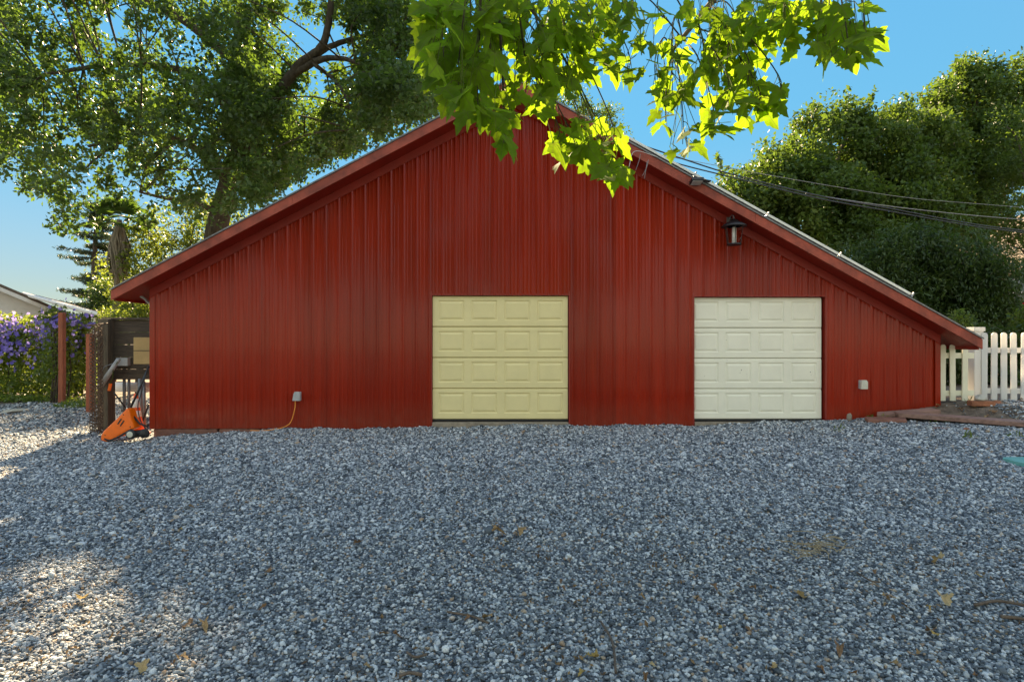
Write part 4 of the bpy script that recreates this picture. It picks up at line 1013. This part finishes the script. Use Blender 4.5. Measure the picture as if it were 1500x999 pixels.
def palm(px, Y, top_py, label):
    rg = np.random.default_rng(46); b0 = P(px, 500, Y); b0.z = H(b0.x, Y)-.1; tz = P(px, top_py, Y).z-b0.z
    t_ = thing('palm_tree', label, 'palm tree', b0)
    limb([(-.25, 0, 0), (-.12, 0, tz*.5), (0, 0, tz)], .11, .08, 10).build('trunk', M['bark_pale'], t_, smooth=True)
    # skirt of dead fronds hanging round the trunk
    V = []; Fc = []
    for k in range(420):
        a_ = rg.uniform(0, 6.28); z1 = tz-rg.uniform(0, .45); ln = rg.uniform(.9, 2.0); rr_ = rg.uniform(.12, .40)*(.7+.3*min(1, ln/1.5))
        for j in range(1):
            p0 = np.array((.07*math.cos(a_), .07*math.sin(a_), z1)); p1 = np.array((rr_*math.cos(a_), rr_*math.sin(a_), z1-ln*rg.uniform(.5, .8))); p2 = np.array((rr_*rg.uniform(.6, 1.15)*math.cos(a_+.15), rr_*.78*math.sin(a_+.15), z1-ln))
            t2 = np.array((-math.sin(a_), math.cos(a_), 0)); b_ = len(V)
            V += [p0-t2*.02, p0+t2*.02, p1+t2*.03, p2+t2*.008, p2-t2*.008, p1-t2*.03]; Fc += [(b_, b_+1, b_+2), (b_, b_+2, b_+5), (b_+5, b_+2, b_+3), (b_+5, b_+3, b_+4)]
    np_mesh('dead_fronds', np.array(V), np.array(Fc), M['skirt'], t_)
    V = []; Fc = []
    for k in range(34):
        a_ = rg.uniform(0, 6.28); el = rg.uniform(-.4, 1.2); d_ = np.array((math.cos(a_)*math.cos(el), math.sin(a_)*math.cos(el), math.sin(el)))
        c_ = np.array((0, 0, tz))+d_*.5; s_ = np.cross(d_, (0, 0, 1.)); s_ /= np.linalg.norm(s_)
        for q in np.linspace(-1.15, 1.15, 13):
            dd = d_*math.cos(q)+s_*math.sin(q); e_ = c_+dd*.5; e_[2] -= .15*abs(q); w2 = np.cross(dd, np.cross(d_, s_)); w2 = w2/np.linalg.norm(w2)*.03
            b_ = len(V); V += [c_, c_+dd*.27+w2, e_, c_+dd*.27-w2]; Fc += [(b_, b_+1, b_+2), (b_, b_+2, b_+3)]
    np_mesh('crown', np.array(V), np.array(Fc), M['oak'], t_, rnd=np.full(len(Fc), .5))
palm(175, 20.5, 322, 'palm with a shaggy skirt of dead brown fronds left of the eave')

# vine hedge with purple flowers
def vine(name, label, segs, m, seed, flowers):
    rg = np.random.default_rng(seed); c0 = P(segs[0][0], 500, segs[0][2]); c0.z = H(c0.x, c0.y)
    t_ = thing(name, label, 'flowering vine', c0)
    C = []; Fl = []
    for (px0, px1, Y, top, depth, n_) in segs:
        for _ in range(n_):
            px = rg.uniform(px0, px1); Yv = Y+rg.uniform(-depth, depth); zt = P(px, top, Y).z; x_ = (px-750)/F*Y
            zz = H(x_, Y)+(zt-H(x_, Y))*rg.random()**.75
            C.append((x_-c0.x, Yv-c0.y, zz-c0.z))
            if rg.random() < flowers:
                f_ = rg.random()**.5; Fl.append((x_-c0.x+rg.normal()*.1, Y-depth-.1+rg.uniform(0, .25)-c0.y, H(x_, Y)+(zt-H(x_, Y))*(.42+.60*f_)-c0.z))
    leaves('foliage', C, .30, 60, .085, .065, m, t_, droop=.2, seed=seed)
    # blossoms: five-petal discs
    V = []; Fc = []; rv = []
    for p_ in Fl:
        for _ in range(4):
            q = np.array(p_)+rg.normal(size=3)*np.array((.22, .06, .14)); d_ = rg.normal(size=3)*.5+np.array((0, -1, .35)); d_ /= np.linalg.norm(d_)
            u = np.cross(d_, (0, 0, 1.)); u /= np.linalg.norm(u); v_ = np.cross(d_, u); s_ = rg.uniform(.045, .07); b_ = len(V); r1 = rg.random()
            V.append(q-d_*.02)
            for k in range(10):
                a_ = k*math.pi/5; V.append(q+(u*math.cos(a_)+v_*math.sin(a_))*s_*(1 if k % 2 == 0 else .72))
            for k in range(10): Fc.append((b_, b_+1+k, b_+1+(k+1) % 10)); rv.append(r1)
    f = np_mesh('blossoms', np.array(V), np.array(Fc), M['petal'], t_, rnd=rv); tag(f, kind='stuff')
    mb = MB()
    for (px0, px1, Y, top, depth, n_) in segs:
        for k in range(4):
            x_ = (px0+(px1-px0)*(k+.5)/4-750)/F*Y; mb.tube([(x_-c0.x, Y-c0.y, H(x_, Y)-c0.z-.05), (x_-c0.x+.1, Y-c0.y, .9), (x_-c0.x, Y-c0.y, P(0, top, Y).z-c0.z-.15)], [.03, .02, .01], 6)
    mb.build('stems', M['bark'], t_)
    return t_
vine('vine_hedge', 'dense hedge of vine covered in violet-blue flowers left of the taller red post', [(-120, 86, 17.2, 472, .45, 330), (-120, 86, 17.6, 468, .3, 120)], M['vine'], 51, .62)
vine('vine_hedge', 'sunlit vine with pale lilac flowers between the two red posts', [(95, 134, 17.6, 470, .5, 120), (74, 102, 16.2, 458, .25, 44), (72, 87, 15.75, 462, .08, 7)], M['lime'], 52, .42)
# ground ivy at the hedge foot
C = []
rgi = np.random.default_rng(8)
for _ in range(60):
    px = rgi.uniform(-60, 92); Y = rgi.uniform(15.8, 16.9); x_ = (px-750)/F*Y; C.append((x_, Y, H(x_, Y)+.08))
gc = leaves('ground_cover', C, .28, 40, .08, .05, M['vine'], None, flat=1.4, seed=60); tag(gc, kind='stuff')
C = []
for _ in range(26):
    px = rgi.uniform(92, 138); Y = rgi.uniform(14.5, 16.5); x_ = (px-750)/F*Y; C.append((x_, Y, H(x_, Y)+.06))
gc = leaves('weeds', C, .2, 26, .09, .035, M['lime'], None, flat=1.0, seed=61); tag(gc, kind='stuff')

# white house far left
def gable_house(name, label, x0, x1, y0, y1, eave, ridge, m, roofm, ridge_x=None, loc=(0, 0, 0), rz=0):
    t_ = thing(name, label, 'house', loc, rz); rx = (x0+x1)/2 if ridge_x is None else ridge_x
    MB().prism([(x0, -.4), (x1, -.4), (x1, eave), (rx, ridge), (x0, eave)], y0, y1).build('wall', m, t_)
    mb = MB(); zz = .1
    while zz < ridge-.1:
        xa_ = x0 if zz < eave else x0+(rx-x0)*(zz-eave)/(ridge-eave); xb_ = x1 if zz < eave else x1-(x1-rx)*(zz-eave)/(ridge-eave)
        if xb_-xa_ > .1: mb.box(((xa_+xb_)/2, y0-.008, zz), (xb_-xa_, .016, .03))
        zz += .2
    mb.build('siding_boards', m, t_)
    for xa_, xb_ in ((x0, rx), (x1, rx)):
        s_ = (ridge-eave)/(rx-xa_); ov = -.6 if xa_ == x0 else .6; xe = xa_+ov; ze = eave+s_*ov
        MB().prism([(xe, ze+.02), (rx, ridge+.02), (rx, ridge+.16), (xe, ze+.16)], y0-.45, y1+.3).build('roof', roofm, t_)
        MB().prism([(xe, ze-.16), (rx, ridge-.16), (rx, ridge+.018), (xe, ze+.018)], y0-.47, y0-.42).build('rake_board', M['siding_white'], t_)
    return t_
hA = gable_house('white_house', 'white sided house with low gable roof behind the flowering hedge', -9.5, -.6, 0, 9, 2.80, 5.05, M['siding_white'], M['roof_brown'], loc=(-20.8, 27, 0), rz=R(37.9))
MB().box((-5.0, -.03, 1.3), (1.0, .05, 1.1)).build('window', M['glass'], hA)
hB = thing('porch', 'low porch roof with white gutter and column beyond the white house', 'porch')
a_, b_ = P(36, 428, 26), P(147, 458, 23.5)
mb = MB(); mb.add([a_, b_, b_+Vector((.5, 4, .1)), a_+Vector((.5, 4, 1.2))], [(0, 1, 2, 3)])
vs = [a_, b_, b_+Vector((0, 4, -.5)), a_+Vector((0, 4, -.5))]; mb = MB(); mb.add([v+Vector((0, 0, .0)) for v in vs]+[v-Vector((0, 0, .12)) for v in vs], [(0, 1, 2, 3), (7, 6, 5, 4)]+[(i, i+4, (i+1) % 4+4, (i+1) % 4) for i in range(4)])
mb.build('roof', M['roof_brown'], hB)
MB().tube([a_+Vector((0, -.06, -.09)), b_+Vector((0, -.06, -.09))], .09, 8).build('gutter', M['siding_white'], hB)
c_ = P(135, 500, 23.8); MB().box((c_.x, 23.95, (P(0, 459, 23.8).z-.3)/2-.1), (.18, .18, P(0, 459, 23.8).z+.15)).build('column', M['siding_white'], hB, bevel=.01)
MB().box((a_.x+1.5, 27.6, .9), (3.5, .2, 2.6)).build('wall', M['siding_white'], hB)

# beige house far right
h2 = gable_house('beige_house', 'beige house half hidden by the trees at the right edge', 23.2, 36, 27.5, 36, 3.9, 8.6, M['siding_beige'], M['roof_brown'])
wn = MB().box((24.6, 27.47, 3.0), (1.1, .06, 1.5)).build('window', M['glass'], h2)
mb = MB(); mb.box((24.6, 27.46, 3.8), (1.3, .08, .1)); mb.box((24.6, 27.46, 2.2), (1.3, .08, .1)); mb.box((24.0, 27.46, 3), (.1, .08, 1.5)); mb.box((25.2, 27.46, 3), (.1, .08, 1.5)); mb.build('frame', M['siding_white'], wn)

# ------------------------------------------------------------------ sycamore hanging in from above
def plane_outline():
    "five pointed lobes with a few teeth; stalk at the origin, tip along +Y; unit length"
    half = [(0.0, 0.02), (.10, -.06), (.26, -.10), (.34, -.02), (.30, .08), (.44, .16), (.58, .30), (.46, .36), (.40, .42), (.27, .44), (.30, .56), (.32, .68), (.20, .72), (.14, .86), (0.0, 1.08)]
    return half
def leaf_template(rgl):
    half = plane_outline(); V = [(0, .02, 0), (0, .30, 0), (0, .55, 0), (0, 1.08, 0)]
    tris = []; j = lambda: rgl.normal()*.014
    for sgn in (1, -1):
        pts = [(sgn*(x+j()), y+j()) for x, y in half[1:-1]]; b_ = len(V)
        curl = rgl.uniform(.02, .22); fold = rgl.uniform(.0, .25)
        for x, y in pts: V.append((x, y, -abs(x)*fold*-1-curl*(x*x*1.2)-.0))
        n_ = len(pts); c1, c2 = 1, 2
        seq = list(range(b_, b_+n_))
        tri = [(0, seq[0], 1)]
        for k in range(n_-1):
            c_ = 1 if k < 8 else 2
            tri.append((c_, seq[k], seq[k+1]))
            if k == 7: tri.append((1, seq[8], 2))
        tri.append((2, seq[-1], 3))
        if sgn < 0: tri = [(a, c, b) for a, b, c in tri]
        tris += tri
    V = np.array(V); bend = rgl.uniform(.05, .40)
    V[:, 2] -= bend*np.clip(V[:, 1], 0, None)**2*.8
    return V, np.array(tris)
def sycamore():
    rgl = np.random.default_rng(77)
    base = Vector((3.2, -2.6, H(3.2, -2.6)-.05))
    t_ = thing('sycamore_tree', 'sycamore whose bright green lobed leaves hang in from above', 'tree', base)
    limb([(0, 0, 0), (.05, .1, 1.6), (-.1, .3, 3.2), (-.2, .4, 5.2)], .24, .13, 12).build('trunk', M['bark_pale'], t_, smooth=True)
    tmpl = [leaf_template(rgl) for _ in range(8)]
    # limbs above the picture
    L3 = [[(-.12, .35, 3.4), (-.8, 2.6, 4.3), (-1.9, 4.6, 4.2), (-2.9, 5.6, 3.75), (-3.6, 5.8, 3.35)],
          [(-.8, 2.6, 4.3), (-1.2, 4.4, 4.2), (-1.7, 6.0, 3.9), (-2.1, 6.5, 3.5)],
          [(-.12, .35, 3.6), (-.5, 3.0, 4.4), (-1.1, 5.6, 4.1), (-1.3, 6.3, 3.6)],
          [(-1.9, 4.6, 4.2), (-2.6, 4.9, 3.9), (-3.3, 5.0, 3.5)]]
    LPt = []
    for k, pts in enumerate(L3):
        limb(pts, .07-.012*k, .012, 8).build('branch', M['bark_pale'], t_, smooth=True); LPt += [tuple(p_) for p_ in curve(pts, 8)[4:]]
    LPt = np.array(LPt)
    # leaf sprays: px, py, distance, half width, half height, leaves
    sprays = [(640, 20, 2.5, 28, 34, 10), (650, 75, 2.5, 24, 30, 8), (690, 30, 2.6, 34, 34, 12), (700, 95, 2.6, 26, 24, 9), (672, 125, 2.5, 22, 20, 6), (735, 15, 2.8, 30, 24, 10), (745, 40, 3.0, 26, 22, 8),
      (790, 25, 2.9, 34, 30, 12), (790, 85, 2.8, 34, 26, 12), (770, 130, 2.7, 26, 20, 8), (825, 60, 3.0, 30, 26, 11), (850, 20, 3.1, 36, 26, 12), (830, 120, 2.9, 30, 24, 11), (885, 45, 3.2, 30, 26, 10), (870, 95, 3.2, 26, 24, 9),
      (700, 150, 2.55, 22, 16, 6), (738, 165, 2.55, 20, 16, 5), (738, 205, 2.6, 11, 18, 3), (718, 172, 2.55, 12, 10, 2), (800, 160, 2.9, 16, 14, 5), (845, 190, 2.9, 26, 18, 8), (870, 215, 2.9, 26, 18, 8), (838, 228, 2.9, 18, 14, 5), (895, 252, 2.85, 20, 14, 6), (893, 200, 3.0, 16, 14, 4), (815, 205, 2.9, 10, 12, 2),
      (925, 20, 3.3, 22, 20, 6), (940, 75, 3.3, 24, 22, 7), (965, 25, 3.4, 10, 12, 2), (985, 80, 3.3, 22, 26, 8), (960, 120, 3.2, 20, 20, 6), (985, 135, 3.2, 24, 22, 8), (1000, 205, 3.1, 20, 22, 7), (975, 175, 3.2, 14, 14, 3), (1030, 110, 3.2, 22, 26, 8), (1065, 90, 3.1, 26, 26, 9), (1060, 40, 3.2, 24, 26, 8), (1100, 60, 3.2, 24, 26, 8), (1065, 150, 3.0, 26, 24, 9), (1095, 120, 3.1, 22, 20, 6), (1110, 160, 3.0, 22, 18, 6), (1140, 140, 3.0, 18, 14, 4), (1045, 190, 3.0, 14, 14, 3),
      (1110, 15, 3.1, 30, 22, 10), (1150, 25, 3.0, 26, 22, 8), (1160, 65, 3.1, 14, 14, 3), (1190, 15, 2.9, 26, 20, 8), (1215, 45, 2.8, 26, 24, 8), (1245, 30, 2.75, 22, 26, 8), (1240, 75, 2.75, 26, 16, 7), (1205, 70, 2.8, 14, 16, 3), (1265, 55, 2.7, 12, 18, 4),
      (625, 45, 2.9, 20, 40, 10), (665, 60, 3.0, 40, 40, 14), (720, 60, 3.1, 40, 40, 12), (690, 10, 3.2, 60, 20, 14), (760, 70, 3.3, 40, 40, 12), (810, 20, 3.4, 50, 24, 14), (820, 90, 3.3, 40, 30, 12), (860, 60, 3.5, 36, 40, 12), (900, 20, 3.5, 30, 20, 8), (660, 110, 2.8, 30, 24, 8), (1085, 100, 3.5, 40, 40, 12), (1040, 60, 3.5, 30, 40, 8), (1130, 40, 3.4, 40, 30, 8),
      (920, 105, 3.3, 14, 14, 3), (1015, 15, 3.4, 16, 16, 4)]
    # the crown carries on above the frame
    for _ in range(22): sprays.append((rgl.uniform(560, 1330), rgl.uniform(-420, -60), rgl.uniform(1.3, 2.5), 40, 26, 8))
    VV = []; FF = []; rv = []; LX = []; nb = 0; mbp = MB(); mbt = MB()
    for (px, py, Y, rx, ry_, n_) in sprays:
        cs = P(px, py-ry_-16, Y+.05)-base
        j = np.argmin(((LPt-np.array(cs))**2).sum(1)); a_ = Vector(LPt[j]); mid = a_.lerp(cs, .55)+Vector((0, 0, .10))
        end = P(px, py+ry_*.3, Y)-base
        tw = curve([a_, mid, cs, end], 5); mbt.tube(tw, [.0055-.0035*i/(len(tw)-1) for i in range(len(tw))], 5, cap=False)
        nn_ = int(n_*1.6+.5)
        for _ in range(nn_):
            f_ = rgl.uniform(.45, 1.0); node = tw[int(f_*(len(tw)-1))]
            tgt = P(px+rgl.uniform(-1, 1)*rx, py+rgl.uniform(-1, .8)*ry_, Y+rgl.uniform(-.35, .35))-base
            d_ = tgt-node
            if d_.length < 1e-3: continue
            pl = min(d_.length, .30); 
            s_ = rgl.uniform(.078, .138)*(1.0 if Y < 3.05 else .92)
            bp__ = tgt
            mbp.tube([node, node.lerp(bp__, .5)+Vector((0, 0, .015)), bp__], [.0022, .0018, .0016], 4, cap=False)
            # blade: tip outwards and down, upper side mostly to the sky
            out = Vector((d_.x, d_.y, 0)); out = out.normalized() if out.length > 1e-3 else Vector((1, 0, 0))
            ang_ = rgl.uniform(0, 6.28); out = (out*.6+Vector((math.cos(ang_), math.sin(ang_), 0))*.6).normalized()
            u = (out*rgl.uniform(.35, 1)+Vector((0, 0, -rgl.uniform(.05, 1.0)))).normalized()
            nrm = Vector((rgl.normal()*.55, rgl.normal()*.55, 1)); nrm = (nrm-u*nrm.dot(u)).normalized(); wv = u.cross(nrm)
            V, T = tmpl[rgl.integers(8)]
            W_ = np.array(bp__)+s_*(V[:, 0:1]*np.array(wv)+V[:, 1:2]*np.array(u)+V[:, 2:3]*np.array(nrm))
            VV.append(W_); LX.append(V); FF.append(T+nb); nb += len(V); rv += [rgl.random()]*len(T)
    lf = np_mesh('leaves', np.concatenate(VV), np.concatenate(FF), M['plane'], t_, rnd=rv)
    a_ = lf.data.attributes.new('lxy', 'FLOAT_VECTOR', 'POINT'); a_.data.foreach_set('vector', np.concatenate(LX).astype(np.float32).ravel())
    mbt.build('twigs', M['bark'], t_, smooth=True); mbp.build('leaf_stalks', M['stalk'], t_)
sycamore()

# ------------------------------------------------------------------ litter on the gravel
def litter():
    rgl = np.random.default_rng(31)
    proto = []
    for k in range(7):
        V, T = leaf_template(rgl); V = V.copy()
        V[:, 2] = .55*np.abs(V[:, 0])*rgl.uniform(.2, 1.3)+.24*np.sin(V[:, 1]*rgl.uniform(2, 5)+rgl.uniform(0, 3))+rgl.normal(0, .035, len(V))
        V[:, 2] -= V[:, 2].min()
        if k >= 4: V[:, 0] *= .45
        me = D.meshes.new('dry_leaf'); me.from_pydata([tuple(v) for v in V], [], [tuple(t_) for t_ in T]); me.update(); proto.append(me)
    G = 'dry leaves on the gravel'; first = {}
    def put(px, py, s, mk, k, label):
        Y = 8.
        for _ in range(30): 
            Y = (EYE-H((px-750)/F*Y, Y)-.02)*F/(py-499.5)
        x_ = (px-750)/F*Y
        key = (k, mk)
        if key not in first:
            me = proto[k].copy(); me.materials.append(M['dry%d' % mk]); first[key] = me
        o = D.objects.new('dry_leaf', first[key]); COL.objects.link(o)
        o.location = (x_, Y, H(x_, Y)+.012); s *= .74; o.scale = (s, s, s); o.rotation_euler = (rgl.normal()*.2, rgl.normal()*.2, rgl.uniform(0, 6.28))
        tag(o, label, 'leaf', G)
    named = [(1168, 874, .095, 2, 0, 'large curled tan leaf standing up on the gravel, right foreground'), (1385, 826, .12, 2, 1, 'pale pinkish tan flat leaf on the gravel, far right'), (1378, 878, .11, 2, 2, 'pale tan leaf lying near the dark sticks at the right edge'), (1232, 954, .13, 1, 5, 'long dark brown leaf in the bottom right gravel'),
      (722, 786, .14, 0, 4, 'long tan leaf, larger one of the pair at mid gravel'), (757, 778, .11, 0, 1, 'curled brown leaf right beside the long tan leaf at mid gravel'), (526, 800, .17, 1, 6, 'long flat brown leaf alone on the gravel left of centre'), (716, 906, .075, 0, 3, 'small tan leaf at the end of a thin stick in the foreground'), (868, 966, .08, 3, 0, 'small mustard-yellow leaf near the bottom edge'), (206, 974, .075, 2, 2, 'pale yellowish leaf in the bottom left gravel'), (118, 884, .10, 3, 1, 'yellow leaf in the sunlit patch at left'), (300, 915, .13, 0, 5, 'pinkish tan leaf pile piece at left foreground')]
    for a_ in named: put(*a_)
    names = ('tan', 'brown', 'pale straw', 'yellow')
    for _ in range(95):
        px = rgl.uniform(60, 1495); py = 640+350*rgl.random()**.8
        if px < 900 and rgl.random() < .35: px = rgl.uniform(900, 1495)
        mk = int(rgl.choice([0, 1, 1, 2, 3, 0])); s = rgl.uniform(.028, .065)
        put(px, py, s, mk, int(rgl.integers(7)), 'small curled %s dead leaf lying loose among the grey stones' % names[mk])
    # leaf litter along the right bed
    for _ in range(36):
        x_ = rgl.uniform(6.6, 9.2); Y = rgl.uniform(9.1, 10.0)
        if float(bank_d(x_, Y)) < .2: continue
        mk = int(rgl.choice([0, 1, 1])); key = (int(rgl.integers(7)), mk)
        if key not in first:
            me = proto[key[0]].copy(); me.materials.append(M['dry%d' % mk]); first[key] = me
        o = D.objects.new('dry_leaf', first[key]); COL.objects.link(o); s = rgl.uniform(.04, .08); o.scale = (s, s, s)
        o.location = (x_, Y, H(x_, Y)+.01); o.rotation_euler = (0, 0, rgl.uniform(0, 6.28)); tag(o, 'dead %s leaf on the bare soil bed by the picket fence' % names[mk], 'leaf', 'dead leaves on the soil bed')
    def stick(pts, r, label):
        out = []
        for px, py in pts:
            Y = 5.
            for _ in range(30): Y = (EYE-H((px-750)/F*Y, Y)-.025)*F/(py-499.5)
            x_ = (px-750)/F*Y; out.append((x_, Y, H(x_, Y)+.026))
        tag(MB().tube(curve(out, 5), r, 6).build('twig', M['twig'], smooth=True), label, 'twig', 'twigs on the gravel')
    stick([(655, 896), (690, 902), (715, 912)], .006, 'thin dark stick pointing at a tan leaf in the foreground')
    stick([(880, 910), (897, 940), (902, 985)], .006, 'thin stick lying lengthways near the bottom centre')
    stick([(1428, 886), (1460, 880), (1500, 886)], .009, 'dark stick at the right edge, upper of two')
    stick([(1466, 903), (1490, 905), (1520, 912)], .010, 'dark stick at the right edge, lower of two')
    stick([(596, 955), (608, 962), (625, 958)], .006, 'short stick near the bottom left of centre')
    stick([(585, 990), (600, 985), (618, 988)], .008, 'broken bark strip at the very bottom edge')
    stick([(1255, 838), (1275, 850), (1290, 853)], .005, 'thin stick on the right gravel below the straw')
    rr_ = random.Random(4); st = MB()
    for _ in range(48):
        px, py = rr_.gauss(1192, 21), rr_.gauss(798, 9); Y = 4.2
        for _ in range(20): Y = (EYE-H((px-750)/F*Y, Y)-.03)*F/(py-499.5)
        x_ = (px-750)/F*Y; a_ = rr_.uniform(0, 6.28); l_ = rr_.uniform(.03, .07); z_ = H(x_, Y)+.03
        l_ *= 1.3; st.tube([(x_-math.cos(a_)*l_, Y-math.sin(a_)*l_, z_), (x_, Y, z_+.012), (x_+math.cos(a_)*l_, Y+math.sin(a_)*l_, z_+rr_.uniform(-.005, .012))], .0026, 4)
    tag(st.build('straw', M['straw']), 'loose clump of dry straw on the right gravel', 'straw', kind='stuff')
    # weeds in the gravel by the timber edge
    C = []
    for (px, py) in ((1368, 619), (1385, 618), (1295, 616), (1420, 612), (1488, 612), (1382, 586), (1230, 606), (1278, 615)):
        Y = 9.
        for _ in range(20): Y = (EYE-H((px-750)/F*Y, Y))*F/(py-499.5)
        x_ = (px-750)/F*Y; C.append((x_, min(Y, 9.85), H(x_, min(Y, 9.85))+.03))
    tag(leaves('weeds', C, .09, 26, .07, .02, M['lime'], None, droop=-.6, seed=70), kind='stuff')
litter()

# unseen crowns added behind the viewer so the painted steel mirrors something dark
C = []
for k in range(8): C.append(blob((-26+7.5*k, -14+rgi.normal()*1.5, 10.2+rgi.normal()*.4), (5.0, 3.0, 5.6), 110, rgi))
tag(leaves('added_treeline', np.concatenate(C), 1.1, 60, .42, .28, M['oak'], None, seed=80), kind='stuff')

# crumbs of dead leaf and bark worked into the stones: nobody could count them
def crumbs():
    rgc = np.random.default_rng(91); n_ = 3200
    py = 999-rgc.random(n_)**.9*372; px = rgc.uniform(-60, 1560, n_)
    Y = np.clip(1.44*F/(py-499.5), 2, 9.8); x_ = (px-750)/F*Y
    ok = (np.sin(x_*1.9+1)+np.sin(Y*1.6+x_*.8)+rgc.normal(0, .9, n_) > .2) & (Y < 9.9); x_, Y = x_[ok], Y[ok]
    c = np.stack([x_, Y, hgt(x_, Y)+.017], -1)
    o = leaves('leaf_crumbs', c, .035, rgc.integers(1, 4, len(c)), .022, .010, M['crumb'], None, flat=1.2, seed=92)
    tag(o, kind='stuff')
crumbs()
